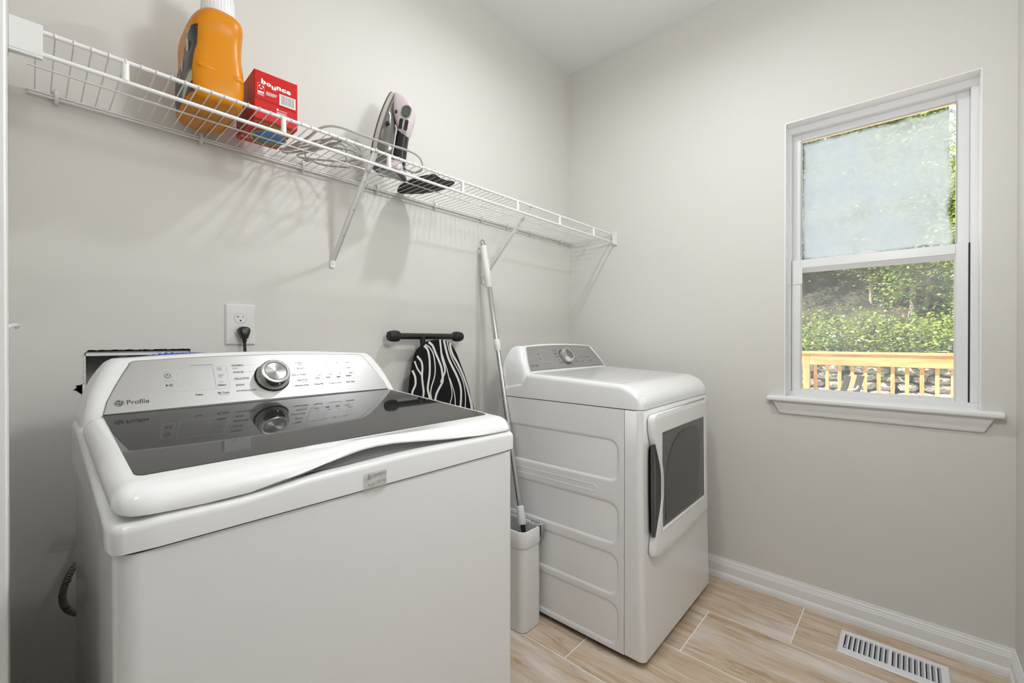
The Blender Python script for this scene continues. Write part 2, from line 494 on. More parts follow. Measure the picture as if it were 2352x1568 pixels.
# glass: clear lower pane with a pale haze painted in to wash out the view; the upper pane is fogged except near its edges
def pane_mat(name, fog, y0, y1, z0, z1):
    m = bpy.data.materials.new(name); m.use_nodes = True; nt = m.node_tree; nt.nodes.clear(); N = nt.nodes.new; L = nt.links.new
    out = N('ShaderNodeOutputMaterial'); tr = N('ShaderNodeBsdfTransparent'); tr.inputs[0].default_value = (.96, .97, .96, 1)
    gl = N('ShaderNodeBsdfGlossy'); gl.inputs['Roughness'].default_value = .02
    fr = N('ShaderNodeFresnel'); fr.inputs[0].default_value = 1.45
    m1 = N('ShaderNodeMixShader'); (L(fr.outputs[0], m1.inputs[0]) if not fog else setattr(m1.inputs[0], 'default_value', 0.0)); L(tr.outputs[0], m1.inputs[1]); L(gl.outputs[0], m1.inputs[2])
    ts = N('ShaderNodeBsdfTranslucent'); ts.inputs[0].default_value = (.66, .76, .86, 1)
    df = N('ShaderNodeBsdfDiffuse'); df.inputs[0].default_value = (.42, .52, .60, 1)
    m2 = N('ShaderNodeMixShader'); m2.inputs[0].default_value = .35; L(ts.outputs[0], m2.inputs[1]); L(df.outputs[0], m2.inputs[2])
    tc = N('ShaderNodeTexCoord')
    n1 = N('ShaderNodeTexNoise'); n1.inputs['Scale'].default_value = 5.0; n1.inputs['Detail'].default_value = 7; L(tc.outputs['Object'], n1.inputs['Vector'])
    if fog:
        sp = N('ShaderNodeSeparateXYZ'); L(tc.outputs['Object'], sp.inputs[0])
        n2 = N('ShaderNodeTexNoise'); n2.inputs['Scale'].default_value = 9.0; n2.inputs['Detail'].default_value = 6; L(tc.outputs['Object'], n2.inputs['Vector'])
        def edge(sock, c, lim, soft):
            s = N('ShaderNodeMath'); s.operation = 'SUBTRACT'; L(sock, s.inputs[0]); s.inputs[1].default_value = c
            a = N('ShaderNodeMath'); a.operation = 'ABSOLUTE'; L(s.outputs[0], a.inputs[0])
            q = N('ShaderNodeMath'); q.operation = 'MULTIPLY_ADD'; L(n2.outputs['Fac'], q.inputs[0]); q.inputs[1].default_value = .05; L(a.outputs[0], q.inputs[2])
            r = N('ShaderNodeMapRange'); r.interpolation_type = 'SMOOTHERSTEP'; L(q.outputs[0], r.inputs[0])
            r.inputs[1].default_value = lim + .025; r.inputs[2].default_value = lim + .025 - soft; r.inputs[3].default_value = 0; r.inputs[4].default_value = 1
            return r.outputs[0]
        ey = edge(sp.outputs['Y'], (y0+y1)/2 + .006, (y1-y0)/2 + .006, .030)
        ez = edge(sp.outputs['Z'], (z0+z1)/2 - .006, (z1-z0)/2 + .006, .030)
        mu = N('ShaderNodeMath'); mu.operation = 'MULTIPLY'; L(ey, mu.inputs[0]); L(ez, mu.inputs[1])
        r = N('ShaderNodeMapRange'); L(n1.outputs['Fac'], r.inputs[0]); r.inputs[1].default_value = .25; r.inputs[2].default_value = .75; r.inputs[3].default_value = .80; r.inputs[4].default_value = .28
        mf = N('ShaderNodeMath'); mf.operation = 'MULTIPLY'; L(mu.outputs[0], mf.inputs[0]); L(r.outputs[0], mf.inputs[1]); fac = mf.outputs[0]
    else:
        r = N('ShaderNodeMapRange'); L(n1.outputs['Fac'], r.inputs[0]); r.inputs[1].default_value = .3; r.inputs[2].default_value = .7; r.inputs[3].default_value = .09; r.inputs[4].default_value = .20; fac = r.outputs[0]
    m3 = N('ShaderNodeMixShader'); L(fac, m3.inputs[0]); L(m1.outputs[0], m3.inputs[1]); L(m2.outputs[0], m3.inputs[2])
    L(m3.outputs[0], out.inputs[0]); return m
# white-painted returns of the window opening
b = B(); b.box((WX-.0004, WY1-.0030, WZ0+.002), (WX+.0615, WY1+.0006, WZ1-.003)); b.box((WX-.0004, WY0-.0006, WZ0+.002), (WX+.0615, WY0+.0030, WZ1-.003)); b.box((WX-.0004, WY0-.0006, WZ1-.003), (WX+.0615, WY1+.0006, WZ1+.0006))
struct(b.obj('trim_4', mat('return_white', (.86, .86, .855), .35)))
# upper sash (outer track)
US = (WX+.096, WX+.118); y0, y1, z0, z1 = -1.697, -1.145, 1.452, 2.045
gy0, gy1, gz0, gz1 = -1.661, -1.178, 1.487, 2.012
b = B(); b.box((US[0], y0, z0), (US[1], gy0, z1)); b.box((US[0], gy1, z0), (US[1], y1, z1)); b.box((US[0], gy0, gz1), (US[1], gy1, z1)); b.box((US[0], gy0, z0), (US[1], gy1, gz0))
us = b.obj('upper_sash', VINYL, win, bevel=.002)
b = B()
for a, c in (((US[0]-.002, gy0-.004, gz0-.004), (US[0]+.004, gy0, gz1+.004)), ((US[0]-.002, gy1, gz0-.004), (US[0]+.004, gy1+.004, gz1+.004)), ((US[0]-.002, gy0, gz1), (US[0]+.004, gy1, gz1+.005))):
    b.box(a, c)
b.obj('glazing_bead', mat('bead_grey', (.45, .45, .45), .4), us)
B().box((US[0]+.010, gy0-.003, gz0-.003), (US[0]+.013, gy1+.003, gz1+.003)).obj('pane', pane_mat('fogged_glass', True, gy0, gy1, gz0, gz1), us)
# lower sash (inner track)
LS = (WX+.068, WX+.092); y0, y1, z0, z1 = -1.6925, -1.146, 0.902, 1.484
gy0, gy1, gz0, gz1 = -1.656, -1.183, 0.920, 1.428
b = B(); b.box((LS[0], y0, z0), (LS[1], gy0-.004, z1)); b.box((LS[0], gy1+.004, z0), (LS[1], y1, z1)); b.box((LS[0], gy0-.004, 1.447), (LS[1], gy1+.004, z1)); b.box((LS[0], gy0-.004, z0), (LS[1], gy1+.004, gz0-.003))
ls = b.obj('lower_sash', VINYL, win, bevel=.002)
b = B()
b.prism([(LS[0]+.001, 1.447), (LS[0]+.012, 1.428), (LS[0]+.018, 1.428), (LS[0]+.018, 1.447)], 'y', gy0-.004, gy1+.004)
b.prism([(LS[0]+.001, gy0-.004), (LS[0]+.012, gy0), (LS[0]+.018, gy0), (LS[0]+.018, gy0-.004)], 'z', gz0-.003, 1.447)
b.prism([(LS[0]+.001, gy1+.004), (LS[0]+.018, gy1+.004), (LS[0]+.018, gy1), (LS[0]+.012, gy1)], 'z', gz0-.003, 1.447)
b.obj('glazing_bead', VINYL, ls)
B().box((LS[0]+.012, gy0-.003, gz0-.004), (LS[0]+.015, gy1+.003, gz1+.004)).obj('pane', pane_mat('hazed_glass', False, gy0, gy1, gz0, gz1), ls)
# sash lock on the meeting rail, tilt latch on the left
b = B(); b.box((LS[0]+.004, -1.440, 1.484), (LS[1], -1.372, 1.489)); b.box((LS[0]+.008, -1.423, 1.489), (LS[1]-.003, -1.388, 1.494))
b.obj('sash_lock', VINYL, ls, bevel=.0015)
b = B(); b.box((LS[0]-.003, -1.186, 1.377), (LS[0]+.002, -1.150, 1.452)); b.obj('tilt_latch', VINYL, ls, bevel=.001)
b = B(); b.box((LS[0]-.010, -1.142, 1.376), (LS[0]+.002, -1.131, 1.440)); b.obj('balance_cover', VINYL, win, bevel=.0015)
# track shadow gaps
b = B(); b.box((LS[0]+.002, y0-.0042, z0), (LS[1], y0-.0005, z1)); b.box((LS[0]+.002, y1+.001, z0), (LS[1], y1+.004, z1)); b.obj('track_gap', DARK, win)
# stool and apron
st = B().prism([(WX+.066, .867), (WX-.032, .867), (WX-.036, .8695), (WX-.0375, .876), (WX-.036, .8840), (WX-.032, .8865), (WX+.066, .8865)], 'y', -1.772, -1.070)
struct(st.obj('trim_2', TRIM, bevel=.002))
b = B(); yL, yR = -1.090, -1.750; prof = [(WX, .867), (WX-.020, .867), (WX-.020, .850), (WX-.014, .838), (WX-.013, .822), (WX-.008, .812), (WX, .810)]
r0 = [(x, yL - (.867-z)*.45, z) for x, z in prof]; r1 = [(x, yR + (.867-z)*.45, z) for x, z in prof]
struct(b.loft([r0, r1]).obj('trim_3', TRIM, bevel=.001))

# ================================================================== CEILING LAMP (above the frame)
lamp = thing('ceiling_lamp', 'round white flush ceiling lamp in the middle of the laundry room', 'lamp', (LAMP_POS[0], LAMP_POS[1], RH))
B().lathe([(.001, 0), (.16, 0), (.16, -.018), (.150, -.024), (.001, -.024)], 40).obj('lamp_base', TRIM, lamp, smooth=True)
def room_light(name, pos, w, r, parent, col=(.945, .975, 1.0), up=False):
    ld = bpy.data.lights.new(name, 'AREA'); ld.shape = 'DISK'; ld.size = 2*r; ld.energy = w; ld.color = col
    lo = bpy.data.objects.new(name, ld); COL.objects.link(lo); lo.parent = parent; lo.location = pos
    if up: lo.rotation_euler = (pi, 0, 0)
    return lo
room_light('bulb', (0, 0, -.178), LAMP_ROOM, .048, lamp)
room_light('bulb', (0, 0, -.135), FILL_UP, .110, lamp, up=True)  # uplight added to raise the bounce off the ceiling
B().lathe([(.012, -.024), (.012, -.160), (.001, -.160)], 16).obj('lamp_stem', CHROME, lamp, smooth=True)
B().lathe([(.001, -.176), (.075, -.174), (.130, -.160), (.170, -.130), (.1725, -.130), (.133, -.1630), (.077, -.1770), (.001, -.1775)], 40).obj('lamp_bowl', mat('bowl_glass', (.9, .9, .88), .4), lamp, smooth=True)
sc = thing('fill_pendant', 'added unseen fill light, a globe pendant over the near end of the room', 'lamp', (-1.45, -1.47, RH))  # added fill light, hung out of view
B().lathe([(.001, 0), (.055, 0), (.055, -.018), (.045, -.026), (.001, -.026)], 32).obj('lamp_base', CHROME, sc, smooth=True)
B().tube([(0, 0, -.02), (0, 0, -.74)], .004, 10).obj('lamp_cord', BLACK, sc, smooth=True)
B().lathe([(.001, -.74), (.030, -.74), (.036, -.775), (.030, -.776), (.001, -.75)], 24).obj('lamp_cup', CHROME, sc, smooth=True)
_ld = bpy.data.lights.new('bulb', 'POINT'); _ld.energy = FILL_SIDE; _ld.shadow_soft_size = .10; _ld.color = (.950, .977, 1.0)
_lo = bpy.data.objects.new('bulb', _ld); COL.objects.link(_lo); _lo.parent = sc; _lo.location = (0, 0, -.885)
hl = thing('passage_fill_lamp', 'added unseen fill lamp on the passage ceiling outside the doorway', 'lamp', (-3.15, -1.25, RH))  # added lamp, unseen, brightens the room through the doorway
B().lathe([(.001, 0), (.16, 0), (.16, -.018), (.150, -.024), (.001, -.024)], 40).obj('lamp_base', TRIM, hl, smooth=True)
room_light('bulb', (0, 0, -.178), FILL_HALL*.10, .10, hl)
room_light('bulb', (0, 0, -.135), FILL_HALL, .110, hl, up=True)
B().lathe([(.012, -.024), (.012, -.160), (.001, -.160)], 16).obj('lamp_stem', CHROME, hl, smooth=True)
B().lathe([(.001, -.176), (.075, -.174), (.130, -.160), (.170, -.130), (.1725, -.130), (.133, -.1630), (.077, -.1770), (.001, -.1775)], 40).obj('lamp_bowl', mat('bowl_glass', (.9, .9, .88), .4), hl, smooth=True)

# ------------------------------------------------------------------ appliance helpers
def pillow(W, Lh, top, zb, r=.012, R=.02, nx=24, ny=24, xs_extra=(), ys_extra=()):
    """moulded cover: x 0..W, y 0..Lh, top(x, y) its height, zb(x, y) its lower edge; r edge rounding, R plan corner radius"""
    K = 6
    def stations(S, n, extra):
        e = [r*(1-cos(pi/2*k/K)) for k in range(K+1)]
        mid = [r + (S-2*r)*k/n for k in range(1, n)] + [x for x in extra if r < x < S-r]
        return sorted(set([round(t, 6) for t in e + [S-t for t in e] + mid]))
    xs = stations(W, nx, xs_extra); ys = stations(Lh, ny, ys_extra)
    def drop(d):
        d = max(0, min(d, r)); return r - sqrt(max(0, r*r - (r-d)**2))
    def warp(x, y):
        dx = min(x, W-x); dy = min(y, Lh-y)
        if dx < R and dy < R:
            a = (R-dx)/R; c = (R-dy)/R; m = max(a, c); h = sqrt(a*a + c*c)
            if h > 0:
                a2, c2 = a*m/h, c*m/h; dx2, dy2 = R-a2*R, R-c2*R
                x = dx2 if x < W/2 else W-dx2; y = dy2 if y < Lh/2 else Lh-dy2
        return x, y
    P = []
    for x in xs:
        row = []
        for y in ys:
            z = top(x, y) - max(drop(min(x, W-x)), drop(min(y, Lh-y)))
            wx, wy = warp(x, y); row.append((wx, wy, z))
        P.append(row)
    b = B(); b.grid(P); b.ntop = len(b.v)
    nv = len(ys); nu = len(xs)
    per = [(i, 0) for i in range(nu)] + [(nu-1, j) for j in range(1, nv)] + [(i, nv-1) for i in range(nu-2, -1, -1)] + [(0, j) for j in range(nv-2, 0, -1)]
    base = len(b.v)
    for (i, j) in per:
        x, y, z = P[i][j]; b.v.append((x, y, zb(x, y)))
    m = len(per)
    for k in range(m):
        a = per[k][0]*nv + per[k][1]; c = per[(k+1) % m][0]*nv + per[(k+1) % m][1]
        b.f.append((a, base+k, base+(k+1) % m, c))
    b.f.append(tuple(base+k for k in range(m)))
    return b

def lerp_tab(tab, x):
    if x <= tab[0][0]: return tab[0][1]
    for (a, fa), (c, fc) in zip(tab, tab[1:]):
        if x <= c:
            t = (x-a)/(c-a); return fa + (fc-fa)*t
    return tab[-1][1]
def smooth_tab(tab, x):
    if x <= tab[0][0]: return tab[0][1]
    for (a, fa), (c, fc) in zip(tab, tab[1:]):
        if x <= c:
            t = (x-a)/(c-a); t = t*t*(3-2*t); return fa + (fc-fa)*t
    return tab[-1][1]

WTAB = [(.0, .343), (.07, .341), (.10, .3375), (.135, .330), (.165, .318), (.19, .305), (.215, .288), (.233, .268), (.2355, .262), (.238, .252)]  # half width over height above cover seam

def console(parent, z0, yb_face, face_dark, cx, texts, depth_back, zshift=0.0, shell_low=-.05, yt=.068, wscale=1.0):
    """control console: shell, slanted metal face, knob, lettering. z0 = height of the face's lower edge"""
    tv = Vector((0, yt, .101)); tv.normalize(); nv = Vector((0, -tv.z, tv.y))
    def F(u, v, off=.0022):
        arch = .0092 * (1 - (u/.265)**2) * max(0, min(1, (v-.06)/.06)) if abs(u) < .27 else 0
        p = Vector((cx + u, yb_face, z0)) + tv * (v + arch) + nv * off
        return tuple(p)
    def w_at(z):
        return lerp_tab(WTAB, z - (z0 - .1))*wscale
    def arch(x, z):
        u = abs(x-cx)
        return .009 * max(0, 1 - (u/.265)**2) * max(0, min(1, (z - (z0+.06))/.045))
    rings = []
    zs = [z0+shell_low, z0-.02, z0, z0+.02, z0+.04, z0+.06, z0+.075, z0+.088, z0+.096, z0+.101, z0+.1045, z0+.1065, z0+.1075]
    for i, z in enumerate(zs):
        w = w_at(z)
        yf = yb_face + max(0, min(1, (z-z0)/.101))*yt
        if z < z0: yf = yb_face
        over = max(0, (z-(z0+.096)))/.0115
        yf += .010*over**2; yb = depth_back - .03*max(0, (z-z0)/.107)**2 - .012*over**2
        ring = [(x, y + (arch(x, z)*yt/.101 if y < (yf+yb)/2 else 0), z + arch(x, z)) for x, y in rrect(cx, (yf+yb)/2, w - .006*over**2, (yb-yf)/2, .022, 5, 14, 3)]
        rings.append(ring)
    w = w_at(zs[-1])
    ym = (yb_face+yt+depth_back)/2
    rings.append([(cx + (x-cx)*.97, ym + (y-ym)*.8, z+.0006) for x, y, z in rings[-1]])
    rings.append([(cx + (x-cx)*.90, ym + (y-ym)*.02, z0+.1083+arch(cx + (x-cx)*.9, z0+.11)) for x, y, z in rings[-1]])
    B().loft(rings).obj('console_shell', ENAMEL, parent, smooth=True, angle=60)
    # metal face
    def face_poly(inset=0):
        P = []
        for t in range(0, 9): P.append((-.309+inset + .618*t/8*(1-2*inset/.618), .002 + .0015*sin(pi*t/8)+inset))
        # right side
        for v in (.03, .06, .09, .105): P.append((.3115 - .0515*(v/.121)**1.25 - inset, v))
        for k in range(5):
            a = pi/2*k/4; P.append((.2515 + .0132*cos(a) - inset, .1115 + .0095*sin(a) - inset))
        for t in range(1, 8): P.append((.2515 - .503*t/8, .1208 - inset))
        for k in range(5):
            a = pi/2 + pi/2*k/4; P.append((-.2515 + .0132*cos(a) + inset, .1115 + .0095*sin(a) - inset))
        for v in (.105, .09, .06, .03): P.append((-.3115 + .0515*(v/.121)**1.25 + inset, v))
        return P
    P = face_poly()
    b = B(); n = len(P)
    r0 = [F(u, v, -.002) for u, v in P]; r1 = [F(u, v, .0012) for u, v in P]; r2 = [F(u*.9965, .06+(v-.06)*.985, .0020) for u, v in P]
    b.loft([r0, r1, r2], cap=False)
    # cap as strips (left and right halves share the height rows)
    b.f.append(tuple(range(2*n, 3*n)))
    b.obj('console_face', face_dark, parent, smooth=True, angle=25)
    # dark seam round the face
    Po = [(u*1.006, .06+(v-.06)*1.03) for u, v in P]
    b = B(); b.loft([[F(u, v, -.003) for u, v in Po], [F(u, v, .0005) for u, v in Po]], cap=True)
    b.obj('face_seam', GREYP, parent)
    # lettering
    ink = B(); light = B(); silver = B()
    F2 = lambda u, v: F(u, v, .0024)
    for body, x0, x1, y, kind in texts:
        if kind == 'l': put_text(light, body, x0, x1, y, F2, bold=.004)
        elif kind == 'b': put_text(ink, body, x0, x1, y, F2, bold=.022)
        else: put_text(ink, body, x0, x1, y, F2, bold=.008)
    return F, F2, ink, light, silver

def knob(parent, F, u, v, tip=.0335, r0=.0375, r1=.0325):
    M0 = Vector(F(u, v, 0)); t = (Vector(F(u, v+.01, 0)) - M0); nrm = (Vector(F(u, v, .01)) - M0).normalized()
    q = nrm.to_track_quat('Z', 'Y')
    k = bpy.data.objects.new('knob', None); COL.objects.link(k)
    b = B(); b.lathe([(.001, 0), (r0-.001, 0), (r0, .001), (r0, .012), (r0-.0005, tip*.55), (r1+.0015, tip-.004), (r1, tip-.001), (r1-.002, tip), (r1-.0065, tip-.0006), (r1-.008, tip-.0035), (.001, tip-.0035)], 56)
    me = b.obj('knob', CHROME, parent, smooth=True, angle=30)
    bpy.data.objects.remove(k, do_unlink=True)
    me.location = M0; me.rotation_mode = 'QUATERNION'; me.rotation_quaternion = q
    B().lathe([(.0005, tip-.0036), (r1-.0085, tip-.0036), (r1-.009, tip-.0012), (.0005, tip-.0012)], 48).obj('knob_cap', KNOBTOP, me, smooth=True, angle=30)
    B().lathe([(.001, -.0005), (r0+.003, -.0005), (r0+.003, .0022), (r0-.002, .0022), (.001, .0022)], 48).obj('knob_gap', DARK, me)
    return me

def emblem(ink, silver, u, v, r, F, F3):
    disc2(ink, u, v, r, r*.93, F, 36)
    P = [(u + r*.86*cos(2*pi*k/36), v + r*.80*sin(2*pi*k/36)) for k in range(36)]
    stroke(silver, P, r*.07, F3, closed=True)
    for q in range(4):
        a0 = pi/4 + q*pi/2
        P = [(u + r*(.66 + .14*sin(pi*t/6))*cos(a0 + .62*(t/6)), v + r*(.62 + .13*sin(pi*t/6))*sin(a0 + .62*(t/6))) for t in range(7)]
        stroke(silver, P, r*.06, F3)
    put_text(silver, 'G', u - r*.50, u - r*.02, v - r*.28, F3, h=r*.62, bold=0, shear=.35)
    put_text(silver, 'E', u + r*.04, u + r*.48, v - r*.28, F3, h=r*.62, bold=0, shear=.35)

# ================================================================== WASHING MACHINE
WC = (-1.809, -0.874)
washer = thing('washing_machine', 'white top-loading washing machine with dark glass lid and silver control console', 'washing machine', (WC[0], WC[1], 0))
HW = .345
# body: sheet metal wrap with rounded vertical corners
b = B()
rg = lambda z, k: [(x, y, z) for x, y in rrect(0, .004 + .325, HW-.006-k, .325-k, .026-k*.5, 6)]
b.loft([rg(.018, .002), rg(.020, 0), rg(.884, 0), rg(.886, .002)])
b.obj('body', ENAMEL2, washer, smooth=True)
# four levelling feet
for sx in (-1, 1):
    for sy in (.06, .60):
        B().lathe([(.001, 0), (.020, 0), (.021, .005), (.014, .009), (.009, .010), (.009, .022), (.001, .022)], 18, c=(sx*.29, sy, 0)).obj('foot', BLACKM, washer, smooth=True)
# top cover under the lid
def cover_top(x, y):
    u = x - HW
    f = smooth_tab([(-.345, .9235), (-.215, .9225), (-.10, .9300), (.05, .9330), (.345, .9285)], u)
    return f + .050*max(0, (y-.02))/.50
cv = pillow(2*HW, .655, lambda x, y: cover_top(x, min(y, .50)) - .004*(abs(x-HW) > HW-.03), lambda x, y: .8865, r=.012, R=.028, nx=20, ny=20)
cv.v = [(x - HW, y, z) for x, y, z in cv.v]
cv.obj('top_cover', ENAMEL, washer, smooth=True, angle=45)
# thin dark line between cover and body
b = B(); b.loft([[(x, y, z) for x, y in rrect(0, .327, HW-.0065, .3235, .024, 6)] for z in (.8840, .8868)]); b.obj('seam', DARK, washer)
# lid: moulded frame; its front lip lifts over the finger scoop
LOW = [(-.34, .931), (-.325, .927), (-.285, .925), (-.24, .9235), (-.215, .9235), (-.181, .9265), (-.143, .931), (-.11, .937), (-.085, .943), (-.058, .949), (-.035, .952), (-.01, .953), (.023, .952), (.07, .947), (.12, .9415), (.16, .937), (.207, .933), (.25, .931), (.289, .930), (.34, .931)]
LHW = .339
def bump(x):
    return max(0, (lerp_tab(LOW, x) - .931)) / .022
def lid_top(xx, y):
    x = xx - LHW
    if y >= .060: z = .9586 + (y-.064)*.0657
    else:
        t = (.060-y)/.060
        z = .9583 - .0085*t**2.0 + bump(x)*(.0185*t**1.5)
    return z
def lid_low(xx, y):
    x = xx - LHW
    if y < .02: return lerp_tab(LOW, x)
    return .932 + (y)*.050
ld = pillow(2*LHW, .486, lid_top, lid_low, r=.0210, R=.034, nx=60, ny=22, ys_extra=(.02, .03, .04, .05, .064))
n_top = ld.ntop
ld.v = [(x - LHW, y + .0030, max(z, lerp_tab(LOW, x - LHW) + .0025) if (i < n_top and y < .022) else z) for i, (x, y, z) in enumerate(ld.v)]
lid = ld.obj('lid', ENAMEL, washer, smooth=True, angle=50)
# smoked glass panel let into the lid
def lid_z(y): return .9586 + (y-.064)*.0657
def glass_pts(g):
    P = []
    P += [(-.3094-g, .4842)]
    P += [(-.3130-g, .076), (-.3105-g, .069), (-.305, .065-g)]
    P += [(.305, .065-g), (.3105+g, .069), (.3130+g, .076)]
    P += [(.3094+g, .4842)]
    return P
b = B(); b.loft([[(x, y+.0015, lid_z(y)-.002) for x, y in glass_pts(0)], [(x, y+.0015, lid_z(y)+.0007) for x, y in glass_pts(0)]]); b.obj('glass_panel', SMOKE, lid, bevel=.0004, seg=1)
# maker's word printed small on the glass is left to the console; scoop recess coloured grey for its inner shade
b = B()
P = []
for k in range(33):
    x = -.175 + .40*k/32; zt = lerp_tab(LOW, x) + .002
    P.append([(x, .0105, .9315), (x, .0115, .934), (x, .0120, max(.9345, zt-.002)), (x, .0115, zt+.003)])
b.grid(P)
g_ = B(); g_.grid([[(x, .0125, .905), (x, .0125, max(.926, lerp_tab(LOW, x) + .002))] for x in [-.285 + .58*k/60 for k in range(61)]]); g_.obj('lid_gap_shade', DARK, washer, fix=False)  # dark strip stands in for the shadow under the lid
b.obj('handle_recess', mat('recess_shade_grey', (.20, .20, .20), .4), lid, smooth=True, fix=False)
# console
zf = .9850
texts = [('NORMAL', -.0795, -.0545, .0944, 'd'), ('Colors', -.0795, -.0673, .0886, 'l'), ('WHITES', -.0797, -.0575, .0777, 'd'), ('DELICATES', -.0797, -.0487, .0619, 'd'),
 ('JEANS', -.0795, -.0614, .0455, 'd'), ('DOWNLOADED', -.0797, -.0384, .0300, 'd'), ('Delay', -.1594, -.1455, .0284, 'b'), ('My Cycle', -.1177, -.0949, .0287, 'b'),
 ('Hold 3s to Save', -.1160, -.0970, .0245, 'l'), ('Select', -.1145, -.0981, .0487, 'b'), ('Power', -.1109, -.1004, .0908, 'l'), ('Clean', -.1105, -.1010, .0865, 'l'), ('Gentle', -.1110, -.0999, .0742, 'l'),
 ('Care', -.1105, -.1025, .0700, 'l'), ('Auto', -.1106, -.1027, .0579, 'l'), ('Smarter Wash Technology', -.1597, -.1161, .1004, 'l'), ('Profile', -.2737, -.2389, .0208, 'd'),
 ('TOWELS', .0628, .0866, .0950, 'd'), ('Sheets', .0736, .0865, .0905, 'l'), ('BULKY', .0675, .0864, .0801, 'd'), ('QUICK WASH', .0495, .0865, .0633, 'd'), ('SANITIZE', .0599, .0860, .0476, 'd'),
 ('with Oxi', .0712, .0862, .0425, 'l'), ('DRAIN+SPIN', .0501, .0862, .0318, 'd'), ('Temp', .1056, .1189, .0509, 'b'), ('Soil', .1369, .1471, .0507, 'b'), ('Spin', .1655, .1774, .0508, 'b'), ('Rinse', .1939, .2081, .0520, 'b'),
 ('Deep Fill', .1011, .1232, .0325, 'b'), ('Tangle Control', .1382, .1756, .0325, 'l'), ('Auto Soak', .1877, .2141, .0327, 'b'), ('Hot', .1157, .1220, .0938, 'l'), ('Heavy', .1450, .1566, .0938, 'l'),
 ('Max', .1748, .1822, .0941, 'd'), ('Deep', .2044, .2144, .0945, 'd'), ('Extra', .2038, .2139, .0775, 'd'), ('Cold', .1150, .1237, .0606, 'l'), ('Light', .1454, .1552, .0610, 'l'), ('Off', .1748, .1803, .0613, 'd'), ('Single', .2043, .2161, .0620, 'd')]
def finish_console(parent, F, F2, ink, light, silver, dryer=False):
    F3 = lambda u, v: F(u, v, .0027)
    # power / start keys and display outlines
    stroke(silver, [(-.2136, .0465), (-.1930, .0465), (-.1930, .0920), (-.2136, .0920)], .0007, F2, True)
    stroke(silver, [(-.2136, .0700), (-.1930, .0700)], .0005, F2)
    stroke(silver, [(-.1852, .0420), (-.0915 if not dryer else -.118, .0420), (-.0915 if not dryer else -.118, .0975), (-.1852, .0975)], .0006, F2, True)
    if not dryer: stroke(light, [(-.1186, .0955), (-.1186, .0450)], .0004, F2)
    stroke(silver, [(.0985, .0470), (.2212, .0470), (.2212, .1002), (.0985, .1002)], .0006, F2, True)
    # power symbol
    stroke(ink, [(-.2033 + .0046*cos(a), .0805 + .0046*sin(a)) for a in [pi/2 + .45 + (2*pi-.9)*k/20 for k in range(21)]], .0011, F2)
    stroke(ink, [(-.2033, .0803), (-.2033, .0862)], .0012, F2)
    ink.add([F2(-.2085, .0552), F2(-.2035, .0582), F2(-.2085, .0612)], [(0, 1, 2)])
    stroke(ink, [(-.2012, .0555), (-.2012, .0610)], .0015, F2); stroke(ink, [(-.1984, .0555), (-.1984, .0610)], .0015, F2)
    # pointer lines from the programme names to the knob
    for s, rows in ((-1, (.0965, .0800, .0640, .0478, .0322)), (1, (.0973, .0822, .0655, .0498, .0340))):
        ends = ((-.052, -.055, -.046, -.059, -.036), (.061, .0655, .0475, .058, .0485))[0 if s < 0 else 1]
        for i, (v, e) in enumerate(zip(rows, ends)):
            a = (-.030, -.036, -.039, -.036, -.028)[i] * (1 if s < 0 else -1) + .0035
            if (a - e) * s < 0 or s > 0: stroke(silver, [(e, v), (a, v)], .00035, F2)
    emblem(ink, silver, -.2850, .0250, .0079, F2, F3)
    for bb, nm, mm in ((ink, 'dark_lettering', INK), (light, 'grey_lettering', INKL), (silver, 'silver_lines', INKW)):
        tag(bb.obj(nm, mm, parent, fix=False), kind='stuff')
R = console(washer, zf, .484, PANEL_W, .0010, texts, .655)
finish_console(washer, *R)
knob(washer, R[0], .0030, .0628)

# price sticker: yellowed see-through tape with pencilled price, stuck on the front of the cover
def tape_mat():
    m, nt, b = _new('old_tape'); b.inputs['Base Color'].default_value = (.60, .59, .56, 1); b.inputs['Roughness'].default_value = .35
    b.inputs['Alpha'].default_value = .38; return m
TAPE = tape_mat()
stk = thing('price_sticker', 'small grey square tape sticker with pencilled price on the washer front', 'sticker', (-1.8245, WC[1]-.0012, .8955))
b = B(); R_ = random.Random(5); rows = []
for j in range(9):
    row = []
    for i in range(9):
        x = -.0215 + .0430*i/8; z = -.0160 + .0335*j/8
        e = .0006 if 0 < i < 8 and 0 < j < 8 else 0
        d = R_.uniform(0, .0006) if j > 1 else R_.uniform(.0004, .0022)
        if j == 0: z += .0018*sin(i*.9)*(i > 2)
        row.append((x + (R_.uniform(-.0004, .0004) if j in (0, 8) else 0), -d + (.0 if z > -.009 else .002), z))
    rows.append(row)
b.grid(rows); b.obj('tape', TAPE, stk, smooth=True, fix=False)
ink = B(); Fs = lambda u, v: (u, -.0019, v*.66)
def digit9(cx, cz, s):
    stroke(ink, [(cx + s*.30*cos(a) , cz + s*.28*sin(a) + s*.25) for a in [0.3 + 2*pi*k/12 for k in range(13)]], s*.07, Fs)
    stroke(ink, [(cx + s*.30, cz + s*.42), (cx + s*.26, cz - s*.15), (cx + s*.18, cz - s*.62)], s*.07, Fs)
for cx in (-.003, .0065, .0155): digit9(cx, .0165, .0095)
stroke(ink, [(-.0165, .0155), (-.0120, .0190), (-.0075, .0215)], .0007, Fs); stroke(ink, [(-.0135, .0225), (-.0140, .0160), (-.0085, .0165), (-.0145, .0110)], .0007, Fs); stroke(ink, [(-.0130, .0240), (-.0128, .0080)], .0006, Fs)
stroke(ink, [(-.018, .0120), (-.010, .0125), (.004, .0200), (.016, .0245)], .0007, Fs)
